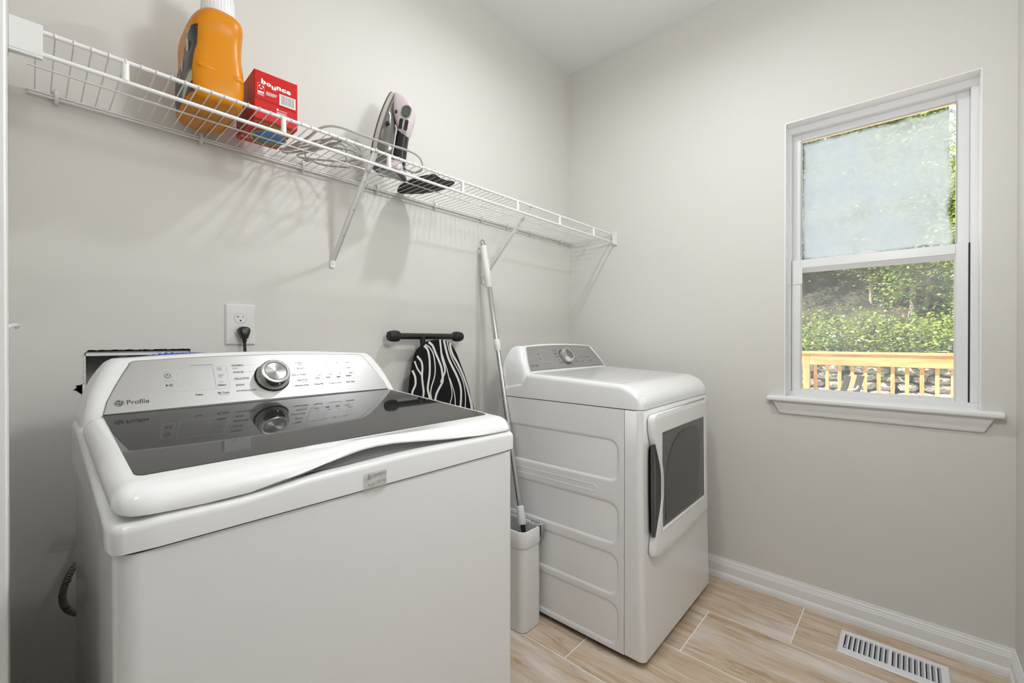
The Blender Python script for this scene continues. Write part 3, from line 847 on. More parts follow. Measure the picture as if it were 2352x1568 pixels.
stroke(ink, [(-.0125, .0005), (-.0135, -.0045), (-.0020, -.0020)], .0007, Fs); stroke(ink, [(-.0040, .0015), (-.0065, -.0100)], .0007, Fs)
digit9(.004, -.0020, .0095); digit9(.0140, -.0010, .0100)
tag(ink.obj('pencil_writing', mat('pencil', (.13, .13, .12), .6), stk, fix=False), kind='stuff')

# ================================================================== DRYER
DW, DZ = .688, .889
dryer = thing('dryer', 'white front-loading dryer with dark door window and silver control console darkened as in shade', 'dryer', (-.808, -.857, 0), .0119)
SY = .062            # front panel wraps this far round the side
# main cabinet behind the side panels
b = B()
rg = lambda z, k=0: [(x, y, z) for x, y in rrect(DW/2, SY+.003 + (.672-SY)/2, DW/2-.004-k, (.672-SY)/2-k, .006, 2)]
b.loft([rg(.022), rg(.884)]); b.obj('cabinet', ENAMEL2, dryer, smooth=True)
# embossed side panels (pressed fields, a slot and a round knockout)
def emboss(y, z):
    """depth of the pressing at (y, z); y from the panel's front seam"""
    def field(y, z, y0, y1, z0, z1, r, w):
        cx, cz = (y0+y1)/2, (z0+z1)/2; hx, hz = (y1-y0)/2 - r, (z1-z0)/2 - r
        dx, dz = max(abs(y-cx)-hx, 0), max(abs(z-cz)-hz, 0)
        d = r - sqrt(dx*dx + dz*dz)
        t = max(0, min(1, d/w)); return t*t*(3-2*t)
    h = 0
    for z0, z1 in ((.622, .778), (.396, .552), (.212, .368), (.036, .194)):
        h += .0065*field(y, z, .020, .575, z0, z1, .042, .016)
    d = sqrt((y-.100)**2 + (z-.116)**2)
    h -= .0016*math.exp(-((d-.0560)/.0016)**2)
    return h
def side_panel(xf, sgn):
    ys = [ .0 + .606*k/120 for k in range(121)]; zs = [.022 + .864*k/176 for k in range(177)]
    P = [[(xf + sgn*emboss(y, z), SY+.0015+y, z) for z in zs] for y in ys]
    b = B(); b.grid(P)
    k = len(b.v); b.box((min(xf+sgn*.008, xf+sgn*.010), SY+.0015, .022), (max(xf+sgn*.008, xf+sgn*.010), SY+.6075, .886))
    return b.obj('side_panel', ENAMEL2, dryer, smooth=True, angle=60, fix=False)
sp0 = side_panel(0, 1); side_panel(DW, -1)
B().tube([(.0056, SY+.100+.056*cos(2*pi*k/48), .116+.056*sin(2*pi*k/48)) for k in range(49)], .0015, 6).obj('knockout_ring', ENAMEL2, sp0, smooth=True)
_sl = rrect(SY + .3325, .585, .2225, .012, .0119, 6); B().tube([(.0002, y, z) for y, z in _sl + _sl[:1]], .0012, 6, cap=False).obj('slot_outline', ENAMEL2, sp0, smooth=True)
# front panel, wrapping round both corners; it leans out a little towards the floor
def fy(z): return -.0126*max(0, 1 - z/.60)
b = B(); rings = []
for z, k in ((.022, .003), (.025, 0), (.15, 0), (.30, 0), (.45, 0), (.60, 0), (.75, 0), (.884, 0), (.8865, .002)):
    f = fy(z) + k; q = .020; A = [pi/2*t/6 for t in range(7)]
    rings.append([(k, SY, z)] + [(k + q - q*cos(a), f + q - q*sin(a), z) for a in A] + [(DW - k - q + q*sin(a), f + q - q*cos(a), z) for a in A] + [(DW-k, SY, z)])
b.loft(rings); b.obj('front_panel', ENAMEL2, dryer, smooth=True)
b = B(); b.box((.0035, SY+.0002, .024), (DW-.0035, SY+.0016, .885)); b.obj('seam', DARK, dryer)
for sx in (.05, DW-.05):
    for sy in (.085, .62):
        B().lathe([(.001, 0), (.022, 0), (.023, .006), (.015, .010), (.010, .011), (.010, .030), (.001, .030)], 18, c=(sx, sy, 0)).obj('foot', BLACKM, dryer, smooth=True)
b = B(); b.box((.01, .03, .018), (DW-.01, .66, .026)); b.obj('base_pan', DARK, dryer)
# top cover
def dtop(x, y):
    z = .974 + .020*max(0, (y-.10))/.45
    if y < .105:
        t = (.105-y)/.105; z = .974 - .050*t**2.1
    return z
def dtop2(x, y):
    d = min(x, DW-x)
    edge = max(0, min(1, (d-.045)/.006)); back = 1
    return dtop(x, y) + .0012*(0 if (edge > .5 and y > .115) else 1)
tc = pillow(DW, .672, lambda x, y: dtop(x, min(y, .505)) - smooth_tab([(.505, 0), (.545, .042), (.66, .060)], y), lambda x, y: DZ, r=.019, R=.026, nx=22, ny=26, ys_extra=(.02, .035, .05, .065, .08, .095, .11, .505, .512, .520, .528, .536, .545))
tc.v = [(x, y - .002, z) for x, y, z in tc.v]
top = tc.obj('top_cover', ENAMEL, dryer, smooth=True, angle=50)
b = B(); P = [(.050, .118), (DW-.050, .118), (DW-.050, .50), (.050, .50)]
pl = [[(x, y, dtop(x, y)+o) for x, y in rrect(DW/2, .312, DW/2-.050, .193, .014, 4)] for o in (-.003, .0004)]
b.loft(pl); b.obj('top_panel', ENAMEL, dryer, bevel=.0006, seg=1)
b = B(); b.loft([[(x, y, z) for x, y in rrect(DW/2, .335, DW/2-.0015, .333, .024, 5)] for z in (.8855, .8895)]); b.obj('seam', DARK, dryer)
# console, set further back than the washer's
zfd = .9965
dt = [('COTTONS', -.0795, -.0560, .0944, 'd'), ('Normal', -.0795, -.0673, .0886, 'l'), ('MIXED LOAD', -.0797, -.0450, .0777, 'd'), ('DELICATES', -.0797, -.0487, .0619, 'd'), ('JEANS', -.0795, -.0614, .0455, 'd'),
 ('DOWNLOADED', -.0797, -.0384, .0300, 'd'), ('My Cycle', -.165, -.142, .0287, 'l'), ('Profile', -.2737, -.2389, .0208, 'd'), ('TOWELS', .0628, .0866, .0950, 'd'), ('BULKY', .0675, .0864, .0801, 'd'),
 ('QUICK DRY', .0530, .0865, .0633, 'd'), ('SANITIZE', .0599, .0860, .0476, 'd'), ('TIMED DRY', .0545, .0862, .0318, 'd'), ('Temp', .1120, .1250, .0530, 'b'), ('Level', .1370, .1500, .0530, 'b'), ('Time', .1640, .1760, .0530, 'b'),
 ('Dry Level', .1860, .2110, .0530, 'b'), ('Steam', .118, .134, .0325, 'd'), ('Extend', .190, .212, .0325, 'd'), ('High', .115, .124, .0915, 'l'), ('More', .145, .156, .0915, 'l'), ('Max', .1748, .1822, .0915, 'l'), ('Less', .143, .154, .0640, 'l'), ('Off', .172, .179, .0640, 'l')]
cxd = .346
R = console(dryer, zfd, .517, PANEL_SHADED, cxd, dt, .672, shell_low=-.107, yt=.066)
ink, light, silver = R[2], R[3], R[4]
for i in range(4):
    for j in range(3):
        disc2(light if (i+j) % 2 else silver, .118 + .024*i + .003*j, .072 + .0065*j, .0010, .0010, R[1], 8)
finish_console(dryer, *R, dryer=True)
knob(dryer, R[0], -.0040, .0628)
b = B(); stroke(b, [(.011, .9275), (.020, .9295), (.032, .9290)], .0011, lambda u, v: (u, .0105 - (v-.9275)*1.0, v+.0085)); b.obj('scuff_mark', INK, top, fix=False)
# shoulder of the console skirt, meeting the cover with a curved seam
# door: rounded frame, its left edge curved in round the pocket handle
def door_poly():
    P = []
    x0, x1, z0, z1, r = .046, .632, .368, .868, .022
    P += [(x0 + r - r*sin(a), z1 - r + r*cos(a)) for a in [pi/2*k/5 for k in range(6)]]
    return P
def left_edge(z):
    # x of the door's left edge as it swings in beside the grip
    t = max(0, min(1, (.835 - z)/.20)) if z > .60 else max(0, min(1, (z - .385)/.20))
    return .044 + .070*(t*t*(3-2*t))
zsd = [.372, .378, .388] + [.40 + .02*k for k in range(23)] + [.852, .862, .868]
dd = B(); yF, yB = -.024, -.0035
def rowx(z, y, ins):
    rr = .018
    dz = min(z-.372, .868-z); c = rr - sqrt(max(0, rr*rr - (rr-min(rr, dz))**2)) if dz < rr else 0
    return left_edge(z) + c + ins, .632 - c - ins
rows = []
for z in zsd:
    a, c = rowx(z, 0, 0); a2, c2 = rowx(z, 0, .008)
    rows.append([(a, yB + fy(z), z), (a+.0005, yF+.010 + fy(z), z), (a2, yF+.0025 + fy(z), z), (a2+.010, yF + fy(z), z), (c2-.01, yF + .004 + fy(z), z), (c2, yF+.0060 + fy(z), z), (c-.0005, yF+.012+fy(z), z), (c, yB + fy(z), z)])
# frame split into a ring round the window opening
GX0, GX1, GZ0, GZ1 = .122, .586, .443, .800
def ring_rows():
    b = B()
    xs_in = [GX0, GX1]
    for k in range(len(zsd)-1):
        ra, rb = rows[k], rows[k+1]
        za, zb_ = zsd[k], zsd[k+1]
        L_ = [0, 1, 2, 3]; R_ = [4, 5, 6, 7]
        def q(p, s, t, u): n = len(b.v); b.v.extend([p, s, t, u]); b.f.append((n, n+1, n+2, n+3))
        for i in (0, 1, 2): q(ra[i], ra[i+1], rb[i+1], rb[i])
        for i in (4, 5, 6): q(ra[i], ra[i+1], rb[i+1], rb[i])
        if zb_ <= GZ0+.0001 or za >= GZ1-.0001: q(ra[3], ra[4], rb[4], rb[3])
        else:
            ya, yb = yF+fy(za), yF+fy(zb_)
            q(ra[3], (GX0, ya+.001, za), (GX0, yb+.001, zb_), rb[3]); q((GX1, ya+.004, za), ra[4], rb[4], (GX1, yb+.004, zb_))
    for r_ in (rows[0], rows[-1]):
        n = len(b.v); b.v.extend(r_); b.f.append(tuple(range(n, n+8)))
    return b
zsd = sorted(set(zsd + [GZ0, GZ1])); rows = []
for z in zsd:
    a, c = rowx(z, 0, 0); a2, c2 = rowx(z, 0, .008)
    rows.append([(a, yB + fy(z), z), (a+.0005, yF+.010 + fy(z), z), (a2, yF+.0025 + fy(z), z), (a2+.010, yF + fy(z), z), (c2-.01, yF + .004 + fy(z), z), (c2, yF+.0060 + fy(z), z), (c-.0005, yF+.012+fy(z), z), (c, yB + fy(z), z)])
b = ring_rows()
bm = bmesh.new()
door = b.obj('door', ENAMEL, dryer, smooth=True, angle=40, fix=False)
me = door.data; bm.from_mesh(me); bmesh.ops.remove_doubles(bm, verts=bm.verts, dist=.0002); bmesh.ops.recalc_face_normals(bm, faces=bm.faces); bm.to_mesh(me); bm.free(); me.shade_smooth(); me.set_sharp_from_angle(angle=radians(40))
# bevelled lip of the window opening, then the dark glass with its rounded inner window
b = B()
o = [(GX0, GZ0), (GX1, GZ0), (GX1, GZ1), (GX0, GZ1)]
i_ = [(GX0+.010, GZ0+.012), (GX1-.006, GZ0+.012), (GX1-.006, GZ1-.008), (GX0+.010, GZ1-.008)]
n = len(b.v); b.v += [(x, yF+.0015+fy(z)+(.003 if x > .3 else 0), z) for x, z in o] + [(x, yF+.009+fy(z), z) for x, z in i_]
for k in range(4): b.f.append((n+k, n+(k+1) % 4, n+4+(k+1) % 4, n+4+k))
b.obj('window_lip', ENAMEL, door)
b = B(); b.loft([[(x, yF+.0095+fy(z), z) for x, z in rrect((GX0+GX1)/2+.002, (GZ0+GZ1)/2+.002, (GX1-GX0)/2-.006, (GZ1-GZ0)/2-.008, .006, 3)], [(x, yF+.007+fy(z), z) for x, z in rrect((GX0+GX1)/2+.002, (GZ0+GZ1)/2+.002, (GX1-GX0)/2-.006, (GZ1-GZ0)/2-.008, .006, 3)]])
gl = b.obj('window_glass', DOORGL, door)
b = B()
def inner_shape():
    P = []
    P += [(.160, .480), (.166, .470), (.180, .4655)] + [(.36, .4655), (.50, .470)] + [(.520, .480), (.535, .56), (.5400, .65), (.532, .71)]
    P += [(.505, .752), (.46, .772), (.38, .776), (.30, .770), (.235, .742), (.19, .695), (.165, .640), (.156, .58)]
    return P
b.add([(x, yF+.0052+fy(z), z) for x, z in inner_shape()], [tuple(range(len(inner_shape())))])
b.obj('inner_window', mat('inner_glass_dark', (.055, .055, .053), .14, spec=.45), gl)
b = B(); b.add([(.180, yF+.0048, .4655), (.44, yF+.0048, .4655), (.53, yF+.0048, .5150), (.44, yF+.0048, .4720), (.180, yF+.0048, .4720)], [(0, 1, 3, 4), (1, 2, 3)]); b.obj('glass_edge_line', mat('glass_edge', (.22, .22, .21), .3), gl)
# pocket handle: dark shaped grip standing in the gap left of the door
b = B(); rows_ = []
for k in range(25):
    z = .448 + .318*k/24; s = sin(pi*k/24)**.6
    xr = left_edge(z) + .002
    rows_.append([(.042, yF+.010+fy(z), z), (.046, yF-.001+fy(z), z), (.048+.010*s, yF-.002+fy(z), z), ((.05+xr)/2, yF+.012+fy(z), z), (xr-.012*s, yF+.013+fy(z), z), (xr, yF+.003+fy(z), z)])
b.grid(rows_)
n = len(b.v)
b.obj('door_handle', mat('handle_dark', (.07, .07, .07), .22), door, smooth=True, angle=50, fix=False)
b = B(); zz_ = [.452 + .308*k/20 for k in range(21)]; b.grid([[(.0445 + .012*max(0, abs(z-.606)-.135)/.02*.3, -.0062+fy(z), z), (left_edge(z)+.004, -.0062+fy(z), z)] for z in zz_]); b.obj('handle_pocket', mat('pocket_black', (.03, .03, .03), .25), door)
# reveal shadow line round the door
b = B()
Pd = [(min(left_edge(z), .060)-.0025 + (.018 - sqrt(max(0, .018**2 - (.018-min(.018, z-.372, .868-z))**2))), z) for z in [.372 + .496*k/30 for k in range(31)]] + [(.635, .8705), (.635, .3685)]
b.loft([[(x, fy(z)-.0004, z) for x, z in Pd], [(x, fy(z)-.0035, z) for x, z in Pd]])
b.obj('door_gap', mat('gap_grey', (.30, .30, .30), .6), door)

# ================================================================== WIRE SHELF
SZ = 1.7215          # height of the shelf deck
shelf = thing('wire_shelf', 'long white wire shelf fixed on brackets across the back wall', 'shelf', (0, 0, SZ))
XL, XR = -2.226, -.012
def rod(name, y, z, r, x0=XL, x1=XR, m=SHELFW):
    return B().tube([(x0, y, z), (x0+.02, y, z), ((x0+x1)/2, y, z), (x1-.02, y, z), (x1, y, z)], r, 10).obj(name, m, shelf, smooth=True)
rod('back_rod', -.0085, -.003, .0029, XL+.012, XR+.010)
rod('back_rod', -.0135, -.0115, .0024, XL+.013, XR+.010)
rod('middle_rod', -.148, -.0045, .0024, XL+.012, XR-.120+.12)
rod('front_rod', -.3000, 0.0, .0046, XL+.004, XR+.002)
rod('lower_front_rod', -.3030, -.0440, .0046, XL+.004, XR+.002)
# deck wires, one inch apart, bent down over the front rod
b = B(); b.tube([(0, -.005, 0), (0, -.10, 0), (0, -.20, 0), (0, -.2965, .0045), (0, -.3020, .0050), (0, -.3062, .0015), (0, -.3080, -.006)], .0014, 6)
w0 = b.obj('wire', SHELFW, shelf, smooth=True)
x = XL + .024; k = 0
while x < XR - .004:
    if k == 0: w0.location = (x, 0, 0)
    else: inst(w0, 'wire', shelf, (x, 0, 0))
    x += .02585; k += 1
# upright tubes between the two front rods
b = B(); b.tube([(0, -.3005, -.003), (0, -.3025, -.042)], .0066, 12)
p0 = b.obj('upright', SHELFW, shelf, smooth=True)
for i, x in enumerate((-2.0735, -1.7568, -1.4387, -1.1275, -.8193, -.5161, -.2133)):
    if i == 0: p0.location = (x, 0, 0)
    else: inst(p0, 'upright', shelf, (x, 0, 0))
# wall clips
b = B(); b.box((-.0055, -.0005, -.014), (.0055, -.0075, .010)); b.tube([(0, -.006, .006), (0, -.013, .006), (0, -.0155, .001), (0, -.0155, -.012), (0, -.011, -.0175), (0, -.004, -.017)], .0040, 8)
b.box((-.0045, -.0070, -.022), (.0045, -.0015, -.012))
b.tube([(0, 0, .012), (0, -.009, .013)], .0022, 8)
c0 = b.obj('wall_clip', PLAST, shelf, bevel=.0006, seg=1)
for i, x in enumerate((-2.1669, -1.8757, -1.5878, -1.3085, -1.0294, -.7500, -.5650, -.3804, -.1035)):
    if i == 0: c0.location = (x, 0, 0)
    else: inst(c0, 'wall_clip', shelf, (x, 0, 0))
# diagonal steel brackets
def bracket(x, zb, tilt):
    b = B()
    a = Vector((x, -.006, zb - SZ)); c = Vector((x + tilt, -.297, -.0020))
    d = (c-a).normalized(); s = Vector((1, 0, 0)); nn = d.cross(s).normalized()
    w = .0085; t = .0012; h = .006
    prof = [(-w, -h), (-w, t), (w, t), (w, -h), (w-.0018, -h), (w-.0018, 0-.0006), (-w+.0018, -.0006), (-w+.0018, -h)]
    r0 = [tuple(a + s*u + nn*v) for u, v in prof]; r1 = [tuple(c + s*u + nn*v) for u, v in prof]
    b.loft([r0, r1])
    b.prism(rrect(x, zb-SZ-.010, .0095, .0185, .008, 4), 'y', -.0005, -.0060)
    # hook over the front rod
    b.tube([tuple(c + Vector((0, .004, -.004))), tuple(c + Vector((0, -.003, .0085))), tuple(c + Vector((0, -.0095, .0070))), tuple(c + Vector((0, -.0100, -.002)))], .0022, 8)
    o = b.obj('shelf_bracket', SHELFW, shelf, bevel=.0007, seg=1)
    B().lathe([(.001, -.0085), (.0042, -.0085), (.0050, -.0060), (.001, -.0060)], 14, axis='y', c=(x, 0, zb-SZ-.012)).obj('screw_head', SHELFW, o, smooth=True)
    for q in (.25, .5, .75):
        p = a + (c-a)*q
        B().lathe([(.0004, -.0016), (.0019, -.0016), (.0019, -.0010), (.0004, -.0010)], 8, axis='y', c=(0, 0, 0)).obj('bracket_hole', GREYP, o, loc=(p.x+.004, p.y, p.z))
bracket(-1.482, 1.4180, -.004)
bracket(-.7326, 1.4330, .004)
# end brackets on the side walls
b = B(); b.box((WX-.0005, -.2960, -.0585), (-.0060, -.3215, .0160)); b.box((-.006, -.3000, -.054), (-.018, -.3100, .0055))
b.box((-.006, -.2935, -.052), (-.022, -.3005, -.047)); b.box((-.006, -.2935, .006), (-.022, -.3065, .009))
e = b.obj('end_bracket', PLAST, shelf, bevel=.0012)
for z in (.010, -.053):
    B().lathe([(.0005, -.0085), (.0034, -.0085), (.0040, -.0060), (.0005, -.0060)], 12, axis='x', c=(0, -.3110, z)).obj('screw_head', PLAST, e, smooth=True)
b = B(); b.box((RX0+.0005, -.286, -.060), (RX0+.0065, -.350, .026)); b.box((RX0+.0065, -.2945, -.051), (RX0+.0500, -.3110, .0085))
b.prism([(RX0+.0065, -.2945), (RX0+.0500, -.3020), (RX0+.0500, -.3110), (RX0+.0065, -.3110)], 'z', -.056, -.051)
e = b.obj('end_bracket', PLAST, shelf, bevel=.0012)

# ================================================================== DETERGENT BOTTLE
def bottle_mat():
    m, nt, b = _new('orange_bottle'); b.inputs['Base Color'].default_value = (.66, .235, .0, 1); b.inputs['Roughness'].default_value = .34; b.inputs['Specular IOR Level'].default_value = .35
    b.inputs['Subsurface Weight'].default_value = .0; b.inputs['Subsurface Radius'].default_value = (.02, .008, .002); b.inputs['Coat Weight'].default_value = .0
    return m
DB = bottle_mat()
bx, by = -1.8885, -.148
bot = thing('detergent_bottle', 'large orange laundry detergent bottle with white cap on the wire shelf', 'bottle', (bx, by, SZ+.0018), radians(-1.5))
def selm(hx, hy, e, n=48):
    P = []
    for k in range(n):
        a = 2*pi*k/n; c, s = cos(a), sin(a)
        P.append((hx*abs(c)**(2/e)*(1 if c >= 0 else -1), hy*abs(s)**(2/e)*(1 if s >= 0 else -1)))
    return P
BT = [(.000, .048, .100, 4, 0), (.004, .056, .108, 4.2, 0), (.012, .0605, .1130, 4.6, 0), (.04, .0625, .1150, 5, 0), (.075, .0630, .1150, 5, 0), (.105, .0605, .1125, 5, 0), (.13, .0580, .1095, 4.6, .001), (.155, .0580, .1090, 4.4, .001),
      (.185, .0600, .1080, 4.2, .001), (.205, .0600, .1030, 3.8, .001), (.225, .0575, .0930, 3.4, .001), (.243, .0530, .0790, 3.0, .001), (.258, .0460, .0620, 2.6, .0), (.268, .0400, .0480, 2.3, 0), (.274, .0345, .0380, 2.0, 0), (.286, .0330, .0330, 2.0, 0)]
def binterp(z):
    for a, c in zip(BT, BT[1:]):
        if z <= c[0]:
            t = (z-a[0])/(c[0]-a[0]); t = t*t*(3-2*t) if False else t
            return [a[i] + (c[i]-a[i])*t for i in range(5)]
    return list(BT[-1])
def bz(z): return z if z < .15 else .15 + (z-.15)*.80
def bdy(z): return -.042*smooth_tab([(.17, 0), (.275, 1)], z)
def brow(z):
    _, hx, hy, e, dx = binterp(z)
    return [(x + dx + .012*smooth_tab([(.19, 0), (.275, 1)], z), y + bdy(z), bz(z)) for x, y in selm(hx, hy, e)]
zz = sorted(set([t[0] for t in BT] + [.02, .03, .055, .09, .12, .14, .17, .195, .215, .235, .25]))
b = B(); b.loft([brow(z) for z in zz]); bb = b.obj('bottle_body', DB, bot, smooth=True, angle=60)
# moulded finger grips on the narrow side
for (cx_, cz_, L_) in ((-.027, .0770, .021), (.0400, .0740, .0150)):
    b = B(); rings = []
    for k in range(13):
        t = -1 + 2*k/12; w = sqrt(max(0, 1-t*t))
        rings.append([(cx_ + L_*t + 0*q, -.1122 - .0042*w*cos(2*pi*q/10) + (.005 if cx_ > 0 else 0)*max(0, t+.2), cz_ + .0078*w*sin(2*pi*q/10)) for q in range(10)])
    b.loft(rings); b.obj('finger_grip', DB, bb, smooth=True)
# printed label on the broad left side
def label_mat():
    m, nt, b = _new('bottle_label'); L = nt.links.new; N = nt.nodes.new
    tc = N('ShaderNodeTexCoord'); sp = N('ShaderNodeSeparateXYZ'); L(tc.outputs['Object'], sp.inputs[0])
    # diagonal coordinate across the label
    m1 = N('ShaderNodeMath'); m1.operation = 'MULTIPLY'; L(sp.outputs['Y'], m1.inputs[0]); m1.inputs[1].default_value = .55
    m2 = N('ShaderNodeMath'); m2.operation = 'ADD'; L(sp.outputs['Z'], m2.inputs[0]); L(m1.outputs[0], m2.inputs[1])
    no = N('ShaderNodeTexNoise'); no.inputs['Scale'].default_value = 60; L(tc.outputs['Object'], no.inputs['Vector'])
    m3 = N('ShaderNodeMath'); m3.operation = 'MULTIPLY_ADD'; L(no.outputs['Fac'], m3.inputs[0]); m3.inputs[1].default_value = .010; L(m2.outputs[0], m3.inputs[2])
    cr = N('ShaderNodeValToRGB'); cr.color_ramp.interpolation = 'CONSTANT'
    E_ = cr.color_ramp.elements; stops = [(0, (.030, .028, .045)), (.10, (.020, .020, .035)), (.16, (.50, .48, .40)), (.245, (.10, .24, .03)), (.275, (.028, .024, .036)), (.53, (.045, .038, .052)), (.62, (.018, .016, .028)), (.735, (.55, .53, .48)), (.765, (.012, .012, .03))]
    E_[0].position = 0; E_[0].color = (*stops[0][1], 1); E_[1].position = stops[1][0]; E_[1].color = (*stops[1][1], 1)
    for p, c in stops[2:]:
        q = E_.new(p); q.color = (*c, 1)
    mr = N('ShaderNodeMapRange'); L(m3.outputs[0], mr.inputs[0]); mr.inputs[1].default_value = -.05; mr.inputs[2].default_value = .20
    L(mr.outputs[0], cr.inputs[0]); L(cr.outputs[0], b.inputs['Base Color']); b.inputs['Roughness'].default_value = .35
    return m
b = B(); P = []
ys_ = [-.1005 + .162*k/24 for k in range(25)]
for y in ys_:
    u = (y + .1005)/.162
    zlo = .012; zhi = .186 - .075*smooth_tab([(0, 0), (.30, .15), (.62, 1), (1, 1.05)], u) - .012*max(0, (u-.85)/.15)**2
    row = []
    for j in range(17):
        z = zlo + (zhi-zlo)*j/16; _, hx, hy, e, dx = binterp(z)
        xx = hx*(max(0, 1 - abs(y/hy)**e))**(1/e)
        row.append((-xx + dx + .012*smooth_tab([(.19, 0), (.275, 1)], z) - .0007, y + bdy(z), bz(z)))
    P.append(row)
b.grid(P); lab = b.obj('label', label_mat(), bb, smooth=True, fix=False)
b = B()
for (y, z0_, z1_) in ((-.070, .118, .150), (-.035, .080, .112), (.000, .060, .085)):
    xs__ = [-(lambda hx, hy, e: hx*(max(0, 1 - abs(q/hy)**e))**(1/e))(*binterp(z0_)[1:4]) - .0016 for q in (y-.006, y+.007)]
    b.add([(xs__[0], y-.006, z0_), (xs__[1], y+.006, z0_+.004), (xs__[1], y+.007, z1_), (xs__[0], y-.005, z1_-.003)], [(0, 1, 2, 3)])
tag(b.obj('label_lettering', mat('label_cream', (.62, .60, .52), .4), bb, fix=False), kind='stuff')
# cap with pouring spout base
b = B(); b.lathe([(.001, .276), (.0375, .276), (.0385, .280), (.0370, .300), (.0345, .335), (.0330, .345), (.028, .349), (.001, .350)], 40)
b.v = [(x+.012, y-.042, z-.027) for x, y, z in b.v]
cap = b.obj('cap', mat('cap_white', (.82, .82, .84), .3), bot, smooth=True)
b = B()
for k in range(32):
    a = 2*pi*k/32; b.tube([(.0380*cos(a), .0380*sin(a), .282), (.0352*cos(a), .0352*sin(a), .330)], .0009, 5)
b.v = [(x+.012, y-.042, z-.027) for x, y, z in b.v]
tag(b.obj('cap_ribs', mat('cap_white', (.82, .82, .84), .3), cap, smooth=True), kind='stuff')

# ================================================================== DRYER SHEET BOX
RED = mat('box_red', (.55, .008, .005), .34, spec=.3)
bxp = thing('dryer_sheet_box', 'small red cardboard box of dryer sheets beside the orange bottle', 'box', (-1.7515, -.1595, SZ+.0016), radians(-2.2))
hx, hy, hz = .0545, .088, .1275
b = B(); b.box((-hx, -hy, 0), (hx, hy, hz)); body = b.obj('carton', RED, bxp, bevel=.0012)
REDD = mat('box_red_dark', (.33, .006, .004), .35)
b = B(); b.prism([(-hx-.0004, hy), (hx+.0004, hy), (hx+.0004, -hy-.0004), (-hx-.0004, -hy-.0004)], 'z', hz, hz+.0010); b.obj('lid_flap', RED, body)
# tuck flap on the front: raised sheet with a rounded lower left corner
b = B(); fl = [(hx-.001, hz), (-hx+.001, hz), (-hx+.001, .062)] + [(-hx+.001+.008-.008*cos(a), .062-.008*sin(a)) for a in [pi/2*k/5 for k in range(1, 6)]] + [(hx-.002, .0500)]
b.prism([(x, z) for x, z in fl], 'y', -hy-.0004, -hy-.0013); b.obj('tuck_flap', RED, body)
Fb = lambda u, v: (u, -hy-.0019, v)
# word mark: white bold letters, grey-red outline
w = B(); sh = B()
letters = 'bounce'; xs_ = [-.0385 + .0126*i for i in range(6)]; zs_ = [.0965, .0950, .0905, .0945, .0935, .0930]
for ch, x_, z_ in zip(letters, xs_, zs_):
    put_text(w, ch, x_, x_+.0112, z_, Fb, h=.0118, bold=.045)
    put_text(sh, ch, x_-.0011, x_+.0123, z_-.0011, lambda u, v: (u, -hy-.0016, v), h=.0134, bold=.07)
tag(sh.obj('word_outline', mat('outline_pink', (.55, .12, .11), .4), body, fix=False), kind='stuff')
WHITEP = mat('print_white', (.85, .84, .82), .4)
def quad(bb_, x0, z0, x1, z1, F): bb_.add([F(x0, z0), F(x1, z0), F(x1, z1), F(x0, z1)], [(0, 1, 2, 3)])
# recycling mark, small print, barcode
for k in range(3):
    a0 = pi/2 + 2*pi*k/3; P = [(-.0385 + .0052*cos(a0 + .35 + 1.3*t/5), .0905-.001 + .0044*sin(a0 + .35 + 1.3*t/5)) for t in range(6)]
    stroke(w, P, .0024, lambda u, v: (u, -hy-.0019, v - .004))
stroke(w, [(-.0470, .0640), (-.0320, .0625), (-.0320, .0950), (-.0470, .0955)], .0004, Fb, True)
quad(w, -.0465, .0690, -.0325, .0740, Fb)
for i, (z_, x0_, x1_) in enumerate(((.0660, -.0465, -.033), (.0640, -.0465, -.033), (.0770, -.0265, .002), (.0750, -.0265, -.001), (.0730, -.0265, 0), (.0710, -.0265, -.002), (.0690, -.0265, -.006))):
    x_ = x0_
    rr = random.Random(i)
    while x_ < x1_:
        d = rr.uniform(.0012, .0034); quad(w, x_, z_, min(x_+d, x1_), z_+.0011, Fb); x_ += d + .0006
quad(w, .0065, .0550, .0485, .0850, Fb)
Fb2 = lambda u, v: (u, -hy-.0012, v)
quad(w, .0000, .0375, .0042, .0425, Fb2)
for i, z_ in enumerate((.0385, .0335, .0310, .0285, .0255)):
    x_ = (.0055 if i == 0 else 0) ; rr = random.Random(20+i)
    while x_ < .024 + .006*(i > 2):
        d = rr.uniform(.0012, .003); quad(w, x_, z_, x_+d, z_+.0012, Fb2); x_ += d + .0006
tag(w.obj('white_print', WHITEP, body, fix=False), kind='stuff')
k_ = B(); x_ = .0095; rr = random.Random(4); Fk = lambda u, v: (u, -hy-.0021, v)
while x_ < .0455:
    d = rr.choice((.0005, .0005, .0009, .0014)); quad(k_, x_, .0580, x_+d, .0830, Fk); x_ += d + rr.choice((.0005, .0008, .0012))
tag(k_.obj('barcode', mat('print_grey', (.22, .22, .22), .5), body, fix=False), kind='stuff')
